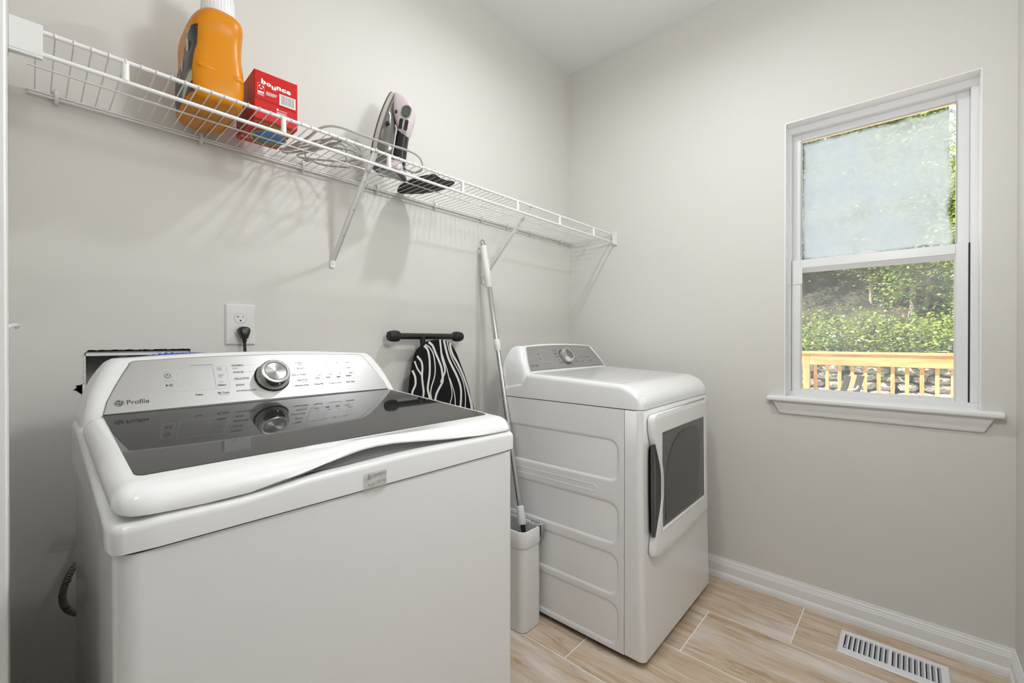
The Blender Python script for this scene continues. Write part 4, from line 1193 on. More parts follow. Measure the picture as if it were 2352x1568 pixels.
# printed underside, seen through the shelf wires: yellow words, picture oval, count
Fu = lambda u, v, o=.0006: (u, v, -o)
yb = B(); yb.add([Fu(-.046, -.058), Fu(.046, -.064), Fu(.046, -.056), Fu(-.046, -.046)], [(0, 1, 2, 3)])
put_text(yb, 'OUTDOOR', -.048, .040, -.072, lambda u, v: Fu(u, -.072-(v+.072)+.006, .0007), h=.0085, bold=.03)
def oval(bb_, s, o, y0=-1.0, y1=1.0, lay=.0008):
    P = [(.012 + .046*s*cos(2*pi*k/32), .020 + .055*s*sin(2*pi*k/32)) for k in range(32)]
    P = [(u, v) for u, v in P if y0 <= (v-.020)/.055 <= y1]
    bb_.add([Fu(u, v, lay) for u, v in P], [tuple(range(len(P)))])
oval(yb, 1.0, 0, lay=.0007); tag(yb.obj('yellow_print', mat('print_yellow', (.75, .56, .01), .4), body, fix=False), kind='stuff')
q_ = B(); oval(q_, .93, 0, -1, .25, .0009); q_.obj('picture_sky', mat('print_blue', (.06, .20, .55), .4), body, fix=False)
q_ = B(); oval(q_, .93, 0, .10, 1, .0010); q_.obj('picture_field', mat('print_green', (.045, .14, .025), .4), body, fix=False)
q_ = B(); quad(q_, -.010, .026, .045, .034, lambda u, v: Fu(u, v, .0012)); quad(q_, 0, .042, .035, .048, lambda u, v: Fu(u, v, .0012)); q_.obj('picture_river', mat('print_blue2', (.08, .22, .60), .4), body, fix=False)
q_ = B(); put_text(q_, '240', -.050, -.030, .058, lambda u, v: Fu(u, .058-(v-.058), .0008), h=.008, bold=.02); tag(q_.obj('count_print', WHITEP, body, fix=False), kind='stuff')

# ================================================================== IRON AND ITS CORD
iron = thing('clothes_iron', 'pink and dark grey clothes iron standing on its heel on the wire shelf', 'iron', (-1.378, -.100, SZ+.0018), 0)
U = Vector((.640, -.768, 0)); V = Vector((.768, .640, 0)); LEAN = radians(13.5)
def I(X, Y, Z):
    X *= 1.05; Y *= 1.05; Z *= 1.05
    X2 = X*cos(LEAN) + Z*sin(LEAN); Z2 = -X*sin(LEAN) + Z*cos(LEAN) + .112*1.05*sin(LEAN)
    return tuple(U*X2 + V*Y + Vector((0, 0, Z2)))
SH = 1.0
def boat(z):   # half width of the soleplate over height
    return lerp_tab([(.012, .020), (.018, .036), (.03, .045), (.06, .0520), (.10, .0535), (.14, .0500), (.18, .0420), (.215, .0310), (.24, .0205), (.258, .0105), (.268, .002)], z)
PINK = mat('iron_pink', (.66, .565, .60), .28, coat=.3)
IRONG = mat('iron_smoke', (.13, .125, .108), .16, coat=.5)
zI = [.012, .018, .025, .035, .05, .07, .09, .11, .13, .15, .17, .19, .205, .22, .235, .248, .258, .265, .268]
def ring_i(z, x0, x1, s, top=.85):
    w = boat(z)*s
    return [I(x0, -w, z), I((x0+x1)/2, -w, z), I(x1, -w*top, z), I(x1, 0, z), I(x1, w*top, z), I((x0+x1)/2, w, z), I(x0, w, z), I(x0, 0, z)]
b = B(); b.loft([ring_i(z, 0, .0045, 1.0, 1.0) for z in zI]); b.obj('soleplate', mat('soleplate', (.16, .155, .145), .25, metal=.7), iron, smooth=True)
b = B(); b.loft([ring_i(z, .0045, .0165, .965, 1.0) for z in zI[:-1]]); b.obj('skirt', mat('iron_skirt', (.52, .50, .46), .35), iron, smooth=True)
xt = [(.012, .050), (.05, .064), (.10, .0600), (.14, .0500), (.18, .0370), (.22, .027), (.258, .0185)]
b = B(); b.loft([ring_i(z, .0165, lerp_tab(xt, z), .93, .62) for z in zI[:-2]]); tank = b.obj('water_tank', IRONG, iron, smooth=True, angle=50)
# pink hood over the nose and head of the handle
hood = [(.268, .0165, .024, .004), (.262, .0165, .044, .013), (.252, .0165, .064, .020), (.240, .0175, .083, .0245), (.225, .020, .094, .028), (.205, .0255, .099, .030), (.190, .030, .1015, .031), (.172, .040, .1015, .0305), (.155, .050, .0995, .029), (.148, .054, .0985, .0275), (.138, .062, .0975, .0250), (.130, .070, .0960, .021), (.123, .080, .0935, .013)]
b = B(); rings = []
for z, x0, x1, w in hood:
    pr = rrect((x0+x1)/2, 0, (x1-x0)/2, w, min(w, (x1-x0)/2)*.7, 4)
    rings.append([I(x, y, z) for x, y in pr])
b.loft(rings); hd = b.obj('hood', PINK, iron, smooth=True, angle=60)
# handle grip, pink spine, heel
b = B(); b.loft([[I(x, y, z) for x, y in rrect((x0+x1)/2, 0, (x1-x0)/2, w, min(w, (x1-x0)/2)*.75, 4)] for z, x0, x1, w in ((.018, .066, .107, .017), (.035, .063, .1055, .019), (.07, .060, .1015, .020), (.105, .058, .0970, .020), (.145, .056, .0940, .020))])
b.obj('handle_grip', BLACK, iron, smooth=True, angle=60)
b = B()
for i in range(3):
    for j in range(9):
        b.box((0, 0, 0), (.0008, .0006, .0008), Matrix.Translation(I(.067 + .010*i, -.0203, .030 + .011*j)))
tag(b.obj('grip_dots', GREYP, iron), kind='stuff')
b = B(); b.tube([I(.058, -.0225, .020), I(.0625, -.0220, .055), I(.0605, -.0225, .10), I(.0570, -.0245, .140), I(.0520, -.0270, .150)], .0028, 8); b.tube([I(.058, .0225, .020), I(.0625, .0220, .055), I(.0605, .0225, .10), I(.0570, .0245, .140)], .0028, 8); b.obj('spine', PINK, iron, smooth=True)
b = B(); b.loft([[I(x, y, z) for x, y in rrect((x0+x1)/2, 0, (x1-x0)/2, w, .012, 4)] for z, x0, x1, w in ((-.004, .018, .105, .040), (.006, .012, .108, .044), (.016, .012, .106, .043), (.026, .020, .104, .038), (.036, .040, .098, .026))])
hl_ = b.obj('heel', PINK, iron, smooth=True)
b = B(); b.loft([[I(x, y, z) for x, y in rrect(.058, 0, .052, .0455, .012, 4)] for z in (-.0075, .0005)]); b.obj('heel_rim', BLACK, hl_, smooth=True)
b = B(); b.loft([[I(x, y, z) for x, y in rrect(.060, 0, .036, .034, .008, 4)] for z in (-.0085, -.0070)]); b.obj('rating_plate', mat('plate_grey', (.45, .43, .46), .4), hl_)
b = B(); b.loft([[I(x, y*1, z) for x, y in ((.022, -.0455), (.060, -.0455), (.052, -.0460), (.030, -.0460))] for z in (.010, .030)]); b.obj('heel_window', IRONG, hl_)
# display, keys and dial on the handle head, facing the camera side of the iron
def oval_on(c, du, dv, off, n=24, capsule=False):
    P = []
    for k in range(n):
        a = 2*pi*k/n; P.append(c + du*cos(a) + dv*sin(a))
    return P
def pad(name, z0, z1, x0, x1, yside, m, thick=.0012, parent=hd, r=.008):
    b = B(); pr = rrect((x0+x1)/2, (z0+z1)/2, (x1-x0)/2, (z1-z0)/2, r, 4)
    b.loft([[I(x, yside(x, z), z) for x, z in pr], [I(x, yside(x, z)-thick, z) for x, z in pr]]); return b.obj(name, m, parent, smooth=True, angle=40)
def yside(x, z):
    w = lerp_tab([(.10, .016), (.118, .020), (.14, .0265), (.172, .0305), (.205, .030), (.240, .0235)], z)
    return -(w - .010*max(0, (x-.080)/.026)**2) - .0004
pad('display_rim', .176, .224, .062, .096, lambda x, z: yside(x, z), mat('iron_silver', (.50, .50, .50), .2, metal=.6), .0015, r=.016)
pad('display', .1800, .2205, .0650, .0930, lambda x, z: yside(x, z)-.0014, mat('lcd_dark', (.08, .09, .075), .12), .0008, r=.013)
pad('display_glass', .1850, .2080, .0680, .0900, lambda x, z: yside(x, z)-.0021, mat('lcd_green', (.10, .125, .085), .2), .0006, r=.003)
pad('key_plate', .132, .177, .066, .0945, lambda x, z: yside(x, z), mat('iron_silver', (.50, .50, .50), .2, metal=.6), .0010, r=.007)
pad('key', .140, .173, .0650, .0765, lambda x, z: yside(x, z)-.0010, BLACK, .0010, r=.004)
pad('key', .140, .173, .0835, .0945, lambda x, z: yside(x, z)-.0010, BLACK, .0010, r=.004)
pad('steam_lever', .186, .197, .044, .051, lambda x, z: yside(x, z)-.0008, BLACK, .0030, r=.002)
cpt = Vector(I(.0360, -.0475, .140)); b = B()
b.lathe([(.001, 0), (.0068, 0), (.0068, .006), (.0052, .0075), (.001, .0070)], 20)
q = (-V).to_track_quat('Z', 'Y'); o = b.obj('spray_dial', BLACK, tank, smooth=True); o.location = cpt; o.rotation_mode = 'QUATERNION'; o.rotation_quaternion = q
# printed words along the skirt
def Fi(u, v): return I(.0235 + v, -boat(max(.03, min(.25, u)))*.935 - .0009, u)
w = B()
for body, a, c in (('BEAUTURAL', .232, .180), ('1800WT', .120, .088)):
    vs_, fs_ = text_geo(body, .004, 0); x0_ = min(v[0] for v in vs_); x1_ = max(v[0] for v in vs_); s_ = (a-c)/(x1_-x0_)
    w.add([Fi(a - (v[0]-x0_)*s_, v[1]*.0075) for v in vs_], fs_)
tag(w.obj('printed_words', mat('print_pale', (.55, .53, .46), .4), tank, fix=False), kind='stuff')
# flat grey cord: leaves the heel, loops along the shelf to the folded bundle
def spline(pts, n=10):
    P = [Vector(p) for p in pts]; out = []
    for i in range(len(P)-1):
        p0 = P[max(i-1, 0)]; p1 = P[i]; p2 = P[i+1]; p3 = P[min(i+2, len(P)-1)]
        for k in range(n):
            t = k/n
            out.append(.5*((2*p1) + (-p0+p2)*t + (2*p0-5*p1+4*p2-p3)*t*t + (-p0+3*p1-3*p2+p3)*t*t*t))
    out.append(P[-1]); return out
CORD = mat('cord_grey', (.50, .50, .47), .4)
ox, oy = -1.378, -.100
def cp(x, y, z): return (x-ox, y-oy, z)
path = [cp(-1.300, -.175, .030), cp(-1.275, -.205, .014), cp(-1.270, -.245, .016), cp(-1.300, -.278, .034), cp(-1.350, -.292, .040), cp(-1.430, -.294, .036), cp(-1.520, -.292, .034), cp(-1.60, -.285, .036), cp(-1.640, -.262, .026),
        cp(-1.655, -.200, .010), cp(-1.670, -.100, .008), cp(-1.680, -.060, .010), cp(-1.655, -.070, .014), cp(-1.610, -.180, .014), cp(-1.600, -.262, .012), cp(-1.575, -.270, .014), cp(-1.585, -.190, .010), cp(-1.625, -.075, .008), cp(-1.612, -.045, .010),
        cp(-1.570, -.060, .012), cp(-1.500, -.120, .010), cp(-1.475, -.185, .010), cp(-1.515, -.235, .012), cp(-1.575, -.240, .020), cp(-1.610, -.190, .022), cp(-1.650, -.095, .018), cp(-1.668, -.045, .014), cp(-1.645, -.040, .016), cp(-1.600, -.120, .020), cp(-1.575, -.215, .018),
        cp(-1.545, -.225, .010), cp(-1.505, -.150, .008), cp(-1.460, -.120, .008), cp(-1.455, -.160, .010), cp(-1.500, -.205, .016), cp(-1.560, -.160, .026), cp(-1.600, -.110, .026), cp(-1.600, -.060, .012), cp(-1.540, -.050, .006), cp(-1.480, -.085, .006), cp(-1.462, -.095, .006)]
sp_ = spline(path, 9)
b = B(); b.tube([p + Vector((0, 0, .0017)) for p in sp_], .0021, 7); b.tube([p + Vector((.0020, .0028, 0)) for p in sp_], .0021, 7)
cord = b.obj('cord', CORD, iron, smooth=True)
b = B(); b.box((-.006, -.010, 0), (.006, .010, .011)); b.box((-.004, -.018, .003), (-.0025, -.010, .009)); b.box((.0025, -.018, .003), (.004, -.010, .009))
b.obj('cord_plug', LGREY, cord, bevel=.0015, loc=(cp(-1.590, -.052, .002)), rot=(0, 0, .5))

# ================================================================== IRON REST MAT
mt = [(-1.236, -.038), (-1.251, -.07), (-1.258, -.101), (-1.260, -.144), (-1.259, -.198), (-1.250, -.241), (-1.239, -.266), (-1.230, -.272), (-1.214, -.264), (-1.187, -.256), (-1.165, -.259), (-1.146, -.268), (-1.133, -.262), (-1.125, -.241), (-1.117, -.196), (-1.119, -.152), (-1.127, -.106), (-1.151, -.059), (-1.183, -.023), (-1.204, -.008), (-1.220, -.014)]
mc = (-1.19, -.145)
pm = [(p.x, p.y) for p in spline([(x-mc[0], y-mc[1], 0) for x, y in mt + [mt[0]]], 4)][:-1]
hole_c = (-1.228-mc[0], -.2585-mc[1]); 
bm = bmesh.new(); outer_v = [bm.verts.new((x, y, 0)) for x, y in pm]; hole_v = [bm.verts.new((hole_c[0]+.0055*cos(2*pi*k/14), hole_c[1]+.0055*sin(2*pi*k/14), 0)) for k in range(14)]
for L_ in (outer_v, hole_v):
    for i in range(len(L_)): bm.edges.new((L_[i], L_[(i+1) % len(L_)]))
bmesh.ops.triangle_fill(bm, edges=bm.edges[:], use_beauty=True)
me = bpy.data.meshes.new('iron_rest_mat'); r_ = bmesh.ops.extrude_face_region(bm, geom=bm.faces[:]); bmesh.ops.translate(bm, verts=[v for v in r_['geom'] if isinstance(v, bmesh.types.BMVert)], vec=(0, 0, .0030))
bmesh.ops.recalc_face_normals(bm, faces=bm.faces[:]); bm.to_mesh(me); bm.free(); me.materials.append(BLACKM)
o = bpy.data.objects.new('iron_rest_mat', me); COL.objects.link(o); o.location = (mc[0], mc[1], SZ+.0017)
tag(o, 'flat black heat-proof iron rest mat lying on the wire shelf', 'mat')

# ================================================================== WALL OUTLET AND POWER CORD
out = thing('wall_outlet', 'oversized white duplex wall outlet above the washing machine', 'outlet', (-1.7745, 0, 1.1788))
b = B(); hx, hz = .0412, .0632
b.loft([[(x, 0, z) for x, z in rrect(0, 0, hx, hz, .002, 2)], [(x, -.0016, z) for x, z in rrect(0, 0, hx, hz, .002, 2)], [(x, -.0055, z) for x, z in rrect(0, 0, hx-.0045, hz-.0045, .002, 2)]])
pl = b.obj('cover_plate', mat('outlet_plastic', (.74, .735, .715), .35), out)
def recept(zc, nm='receptacle'):
    P = []
    R_, hc = .0172, .0143
    a0 = math.asin(hc/R_)
    P = [(R_*cos(a), zc + R_*sin(a)) for a in [-a0 + 2*a0*k/10 for k in range(11)]] + [(-R_*cos(a), zc - R_*sin(a)) for a in [-a0 + 2*a0*k/10 for k in range(11)]]
    b = B(); b.loft([[(x*1.035, -.0056, zc+(z-zc)*1.035) for x, z in P], [(x*1.035, -.0050, zc+(z-zc)*1.035) for x, z in P]]); b.obj('receptacle_gap', GREYP, pl)
    b = B(); b.loft([[(x, -.0040, z) for x, z in P], [(x, -.0064, z) for x, z in P], [(x*.97, -.0068, zc+(z-zc)*.97) for x, z in P]]); r = b.obj(nm, mat('outlet_plastic', (.74, .735, .715), .35), pl)
    b = B(); y_ = -.0069
    b.box((-.0073, y_, zc+.0003), (-.0057, y_+.001, zc+.0077)); b.box((-.0125, y_, zc+.0034), (-.0073, y_+.001, zc+.0050)); b.box((.0057, y_, zc+.0010), (.0072, y_+.001, zc+.0070))
    b.loft([[(x, y, zc-.0098+z) for x, z in ((-.0024, 0), (.0024, 0), (.0024, .0030), (.0016, .0045), (0, .0050), (-.0016, .0045), (-.0024, .0030))] for y in (y_, y_+.001)])
    tag(b.obj('slots', DARK, pl), kind='stuff')
recept(.0200); recept(-.0200)
B().lathe([(.0004, -.0064), (.0030, -.0062), (.0034, -.0054), (.0004, -.0054)], 14, axis='y', c=(0, 0, 0)).obj('screw_head', CHROME, pl, smooth=True)
pw = thing('power_cord', 'black power plug and cord hanging from the lower outlet socket', 'cord', (-1.7690, -.0070, 1.158))
b = B(); rings = []
for z, w_, d0, d1 in ((.0145, .004, .004, .016), (.0135, .0100, .001, .022), (.0095, .0145, 0, .0255), (.003, .0158, 0, .027), (-.004, .0145, 0, .0285), (-.010, .0118, 0, .029), (-.016, .0098, .002, .028), (-.0215, .0088, .005, .027)):
    rings.append([(x, y, z) for x, y in rrect(0, -(d0+d1)/2, w_, (d1-d0)/2, min(w_, (d1-d0)/2)*.6, 4)])
b.loft(rings); plug = b.obj('plug', BLACK, pw, smooth=True, angle=50)
b = B()
for k in range(4): b.lathe([(.001, -.0222-.0028*k), (.0076-.0004*k, -.0222-.0028*k), (.0076-.0004*k, -.0238-.0028*k), (.001, -.0238-.0028*k)], 16, c=(0, -.017, 0))
b.lathe([(.001, -.021), (.0062, -.021), (.0050, -.034), (.001, -.034)], 14, c=(0, -.017, 0)); b.obj('strain_relief', BLACK, plug, smooth=True)
for dx in (-.0018, .0018):
    B().tube(spline([(dx, -.017, -.030), (dx*1.0, -.020, -.060), (dx, -.030, -.11), (dx-.01, -.060, -.25), (dx-.03, -.09, -.5), (dx-.05, -.12, -.75)], 6), .0026, 8).obj('cord_strand', BLACK, pw, smooth=True)

# ================================================================== WASHER OUTLET BOX IN THE WALL, HOSES
ob = thing('washer_outlet_box', 'recessed grey plumbing box inside the ragged hole in the wall', 'plumbing box', (-2.010, .060, .965))
b = B(); x0, x1, z0, z1, yf, yb = -.113, .112, -.125, .1365, -.052, .045
b.box((x0, yb, z0), (x1, yb-.003, z1)); b.box((x0, yf, z0), (x0+.003, yb, z1)); b.box((x1-.003, yf, z0), (x1, yb, z1)); b.box((x0, yf, z0), (x1, yb, z0+.003)); b.box((x0, yf, z1-.003), (x1, yb, z1))
b.obj('box_shell', mat('box_plastic', (.30, .30, .29), .5), ob)
b = B(); b.box((x0+.004, yf-.0045, z1-.0105), (x1-.002, yf-.001, z1-.0035)); b.box((x0+.000, yf-.0045, z0), (x0+.006, yf-.001, z1-.0035)); b.obj('box_rim', PLAST, ob)
b = B(); b.lathe([(.001, -.06), (.011, -.06), (.011, .105), (.013, .106), (.013, .125), (.001, .125)], 20, c=(-.030, .012, 0)); vl = b.obj('valve', mat('valve_grey', (.42, .42, .41), .4), ob, smooth=True)
b = B(); b.lathe([(.001, -.06), (.011, -.06), (.011, .095), (.001, .095)], 20, c=(.055, .012, 0)); b.obj('valve', mat('valve_grey', (.42, .42, .41), .4), ob, smooth=True)
def ribbed(name, path, r, m, pitch, amp, parent, seg=10, n=14):
    P = spline(path, seg); out = []; rs = []; s = 0
    L_ = [0]
    for a, c in zip(P, P[1:]): L_.append(L_[-1] + (c-a).length)
    N_ = int(L_[-1]/(pitch/6)); pts = []
    j = 0
    for i in range(N_+1):
        t = L_[-1]*i/N_
        while j < len(L_)-2 and L_[j+1] < t: j += 1
        u = (t-L_[j])/max(1e-9, L_[j+1]-L_[j]); pts.append(P[j].lerp(P[j+1], u)); rs.append(r + amp*sin(2*pi*t/pitch))
    return B().tube(pts, rs, n).obj(name, m, parent, smooth=True, angle=80)
hose = thing('blue_drain_hose', 'bright blue corrugated hose arching behind the washer console', 'hose', (-1.95, -.09, 1.06))
BLUE = mat('hose_blue', (.015, .09, .60), .35)
ribbed('ribbed_hose', [(-.075, .13, -.03), (-.070, .08, .012), (-.055, .01, .0235), (-.030, -.004, .0295), (.000, -.006, .0310)], .0075, BLUE, .0125, .0016, hose)
ribbed('fine_ribbed_hose', [(-.002, -.006, .0310), (.030, -.006, .0310), (.060, -.006, .0295), (.095, -.006, .020), (.125, -.008, -.01), (.135, -.010, -.09), (.13, -.010, -.3)], .0068, BLUE, .0052, .0009, hose)
# steel-braided fill hose beside the washer
bh = thing('braided_hose', 'dark steel-braided water hose looping out behind the washer left side', 'hose', (-2.145, -.13, .56))
ribbed('braided_sleeve', [(.145, .17, .44), (.140, .09, .40), (.125, .05, .25), (.07, .04, .12), (.030, .03, .075), (.002, .01, .055), (-.012, 0, .030), (-.019, -.002, .000), (-.014, 0, -.030), (.003, .005, -.052), (.035, .01, -.062), (.08, .02, -.060)], .0068, mat('braid', (.22, .21, .19), .35, metal=.7), .004, .0004, bh)
for t in (.028, .0, -.03):
    B().lathe([(.0060, -.001), (.0074, -.001), (.0074, .001), (.0060, .001)], 14, c=(0, 0, 0)).obj('crimp', BLACK, bh, smooth=True, loc=(-.0118 if t > 0 else (-.019 if t == 0 else -.014), 0, t), rot=(0, 0, 0))
# crumpled clear tape on the wall
b = B(); rows = []; rr = random.Random(8)
for i in range(13):
    x = -2.186 + .075*i/12; sk = .008*(1 - i/12)
    rows.append([(x + .020*j/8 * (1 - i/14), -.0008 - rr.uniform(0, .0025), .622 - .008*i/12 + .040*j/8 - sk*0) for j in range(9)])
b.grid(rows)
mt_ = _new('clear_tape'); mt_[2].inputs['Base Color'].default_value = (.75, .74, .70, 1); mt_[2].inputs['Alpha'].default_value = .45; mt_[2].inputs['Roughness'].default_value = .3
o = b.obj('packing_tape', mt_[0], smooth=True, fix=False); o.location = (0, 0, 0)
tag(o, 'scrap of clear packing tape stuck on the wall left of the washer', 'tape')

# ================================================================== IRONING BOARD
brd = thing('ironing_board', 'folded ironing board with black and white zebra cover standing against the back wall', 'ironing board', (-1.04, -.085, 0))
pts = [(-1.228, .02), (-1.240, .35), (-1.232, .70), (-1.209, .932), (-1.191, 1.039), (-1.175, 1.085), (-1.147, 1.111), (-1.118, 1.126), (-1.076, 1.133), (-1.041, 1.130), (-1.004, 1.110), (-.981, 1.081), (-.958, 1.037), (-.924, .966), (-.899, .900), (-.874, .820), (-.850, .70), (-.846, .35), (-.862, .02)]
PP = [(p.x, p.y) for p in spline([(x+1.04, z, 0) for x, z in pts], 4)]
def zebra():
    m, nt, b = _new('zebra_cover'); L = nt.links.new; N = nt.nodes.new
    b.inputs['Base Color'].default_value = (.008, .008, .009, 1); b.inputs['Roughness'].default_value = .8; b.inputs['Specular IOR Level'].default_value = .2
    return m
b = B(); b.loft([[(x, .014, z) for x, z in PP], [(x, -.004, z) for x, z in PP], [(x*.985, -.0085, .56 + (z-.56)*.994) for x, z in PP]])
cvr = b.obj('board_cover', zebra(), brd, smooth=True, angle=50)
# woven white stripes, following the photograph's flowing lines: (x, z) pairs on the cover, with their width
zb_ = lambda x, y: (x, y)
ST = [
 [(-1.1835, 1.068), (-1.1740, 1.058), (-1.163, 1.045), (-1.158, 1.020), (-1.160, .985), (-1.156, .950), (-1.152, .92), (-1.158, .87)],
 [(-1.1955, 1.048), (-1.182, 1.018), (-1.163, .992), (-1.156, .960)],
 [(-1.206, 1.012), (-1.193, .985), (-1.192, .955), (-1.205, .930), (-1.208, .90)],
 [(-1.150, 1.108), (-1.133, 1.092), (-1.124, 1.060), (-1.122, 1.020), (-1.124, .985), (-1.130, .955), (-1.132, .93), (-1.124, .90), (-1.122, .86)],
 [(-1.144, 1.113), (-1.122, 1.100), (-1.105, 1.075), (-1.097, 1.040), (-1.095, 1.005), (-1.100, .975), (-1.112, .945), (-1.118, .915), (-1.112, .87)],
 [(-1.128, 1.123), (-1.108, 1.108), (-1.094, 1.080), (-1.078, 1.050), (-1.064, 1.020), (-1.058, .990), (-1.056, .960), (-1.072, .935), (-1.090, .905), (-1.096, .86)],
 [(-1.070, 1.133), (-1.066, 1.100), (-1.060, 1.060), (-1.048, 1.025), (-1.044, 1.000), (-1.056, .975), (-1.066, .955)],
 [(-1.066, 1.090), (-1.050, 1.050), (-1.034, 1.010), (-1.022, .970), (-1.010, .930), (-1.006, .895), (-1.018, .860), (-1.030, .83)],
 [(-1.020, .972), (-1.004, .935), (-.992, .900), (-.988, .86), (-.990, .82)],
 [(-1.050, 1.131), (-1.040, 1.095), (-1.026, 1.055), (-1.006, 1.020), (-.984, .985), (-.966, .950), (-.956, .915), (-.956, .870), (-.962, .82)],
 [(-1.034, 1.126), (-1.024, 1.095), (-1.010, 1.060), (-.990, 1.028), (-.966, .992), (-.946, .955), (-.934, .915), (-.930, .870), (-.934, .82)],
 [(-1.018, 1.118), (-1.012, 1.090), (-.998, 1.062), (-.978, 1.035), (-.954, .995), (-.934, .955), (-.916, .91), (-.902, .865), (-.894, .82)],
 [(-.930, .940), (-.908, .895), (-.892, .850), (-.884, .80)],
]
WD = [.0090, .0070, .0090, .0095, .0055, .0100, .0090, .0045, .0045, .0105, .0050, .0105, .0055]
for i_, (S_, wd) in enumerate(zip(ST, WD)):
    xe, ze = S_[-1]
    if ze < .93:      # the pattern carries on down the board
        zz2 = ze - .10; k2 = 0
        while zz2 > .06:
            k2 += 1; S_ = S_ + [(xe + .012*sin(1.7*k2 + i_) , zz2)]; zz2 -= .10
    q_ = B(); P = [(p.x, p.y) for p in spline([(x+1.04, z, 0) for x, z in S_], 5)]
    stroke(q_, P, wd, lambda u, v: (u, -.0091 - .00012*i_, v)); q_.obj('stripe', mat('stripe_white', (.72, .71, .68), .8), cvr, fix=False)
# steel leg with the black foot bar above the board's nose
B().tube([(-.088, .030, .30), (-.088, .030, 1.145)], .0110, 14).obj('leg_tube', BLACK, brd, smooth=True)
bar = B().tube([(-.222, .040, 1.1465), (.112, .040, 1.1465)], .0125, 20).obj('foot_bar', BLACK, brd, smooth=True)
for xc, s in ((-.222, -1), (.112, 1)):
    b = B(); n_ = 36
    prof = [(.0150, -.030), (.0205, -.024), (.0225, -.010), (.0215, .006), (.0180, .018), (.0130, .0215), (.001, .022)]
    rings = []
    for r_0, h in [(.001, -.030)] + prof:
        rings.append([((h*s), (r_0 - (.0013 if (k % 4 == 0 and r_0 > .014) else 0))*cos(2*pi*k/n_), (r_0 - (.0013 if (k % 4 == 0 and r_0 > .014) else 0))*sin(2*pi*k/n_)) for k in range(n_)])
    b.loft(rings); b.obj('bar_cap', BLACKM, bar, smooth=True, angle=25, loc=(xc, .040, 1.1465))

# ================================================================== MOP AND BUCKET
bk = thing('mop_bucket', 'tall narrow white mop bucket standing between washer and dryer', 'bucket', (-.8890, -.340, 0))
hxb, hyb = .0600, .1050
def br(z, k=0, r=.030): return [(x, y, z) for x, y in rrect(0, 0, hxb-k, hyb-k, r-k*.5, 7)]
b = B(); b.loft([br(0, .004), br(.003, .0005), br(.006, .0005), br(.30, .0015), br(.326, .0015)])
BKW = mat('bucket_white', (.78, .78, .765), .38)
b.obj('bucket_body', BKW, bk, smooth=True)
b = B(); R0 = [br(.3265, -.0015, .032), br(.3300, -.0025, .032), br(.385, -.0020, .032), br(.389, 0, .031), br(.389, .0055, .028), br(.384, .0065, .027), br(.20, .0075, .027)]
b.loft(R0, cap=False); b.obj('collar', BKW, bk, smooth=True)
b = B()
for k in range(64):
    P = rrect(0, 0, hxb-.008, hyb-.008, .026, 6, 8, 16)
P = rrect(0, 0, hxb-.0085, hyb-.0085, .026, 6, 10, 18)
L_ = 0
for i in range(0, len(P), 1):
    x, y = P[i]; b.tube([(x, y, .383), (x, y, .25)], .0017, 6)
tag(b.obj('wringer_ribs', LGREY, bk, smooth=True), kind='stuff')
b = B(); b.loft([[(x, y, z) for x, y in rrect(0, 0, hxb-.0078, hyb-.0078, .026, 6)] for z in (.24, .245)]); b.obj('inner_floor', GREYP, bk)
# front clip wrapping the right front corner
b = B(); P = [(hxb-.016, -hyb-.0050), (hxb-.004, -hyb-.0045), (hxb+.0045, -hyb+.0005), (hxb+.0085, -hyb+.012), (hxb+.0095, -hyb+.030), (hxb+.0095, -hyb+.055)]
P = [(p.x, p.y) for p in spline([(x, y, 0) for x, y in P], 3)]
b.grid([[(x, y, .334) for x, y in P], [(x, y, .3925) for x, y in P], [(x*.86, y*.93, .3940) for x, y in P], [(x*.80, y*.89, .385) for x, y in P]])
o = b.obj('corner_clip', mat('clip_grey', (.40, .40, .39), .5), bk, smooth=True, fix=False); sd = o.modifiers.new('thick', 'SOLIDIFY'); sd.thickness = .002
mop = thing('flat_mop', 'long-handled mop with white grip leaning against the wall in the bucket', 'mop', (-0.8741, -0.4020, .26))
A = Vector((0, 0, 0)); T_ = Vector((-.7640, -.030, 1.607)) - Vector((-0.8741, -0.4020, .26))
Lm = T_.length; Dm = T_.normalized()
def mp(s): return tuple(Dm*s)
B().tube([mp(.16), mp(.88)], .0112, 16).obj('lower_pole', STEEL, mop, smooth=True)
B().tube([mp(.88), mp(Lm-.24)], .0125, 16).obj('upper_pole', STEEL, mop, smooth=True)
B().tube([mp(.855), mp(.858), mp(.905), mp(.908)], [.0128, .0150, .0150, .0135], 18).obj('pole_joint', BKW, mop, smooth=True)
b = B(); b.tube([mp(.125), mp(.130), mp(.195), mp(.198)], [.0145, .0165, .0152, .0120], 18); b.obj('socket', BKW, mop, smooth=True)
B().tube([mp(.02), mp(.125)], .0095, 14).obj('swivel', BLACK, mop, smooth=True)
b = B(); b.box((-.022, -.022, -.06), (.022, .022, .02)); b.obj('mop_head', GREYP, mop, bevel=.006)
g_ = B().tube([mp(Lm-.245), mp(Lm-.240), mp(Lm-.14), mp(Lm-.035), mp(Lm-.030)], [.0135, .0168, .0162, .0155, .0140], 20).obj('grip', BKW, mop, smooth=True)
sx = Vector((1, 0, 0)); sx = (sx - Dm*sx.dot(Dm)).normalized()
b = B(); P = []
for k in range(17):
    a = -.25 + (pi+.5)*k/16; P.append(tuple(Dm*(Lm-.020 + .020*sin(a)) + sx*(.0125*cos(a))))
P = [tuple(Dm*(Lm-.034) + sx*.0118)] + P + [tuple(Dm*(Lm-.034) - sx*.0118)]
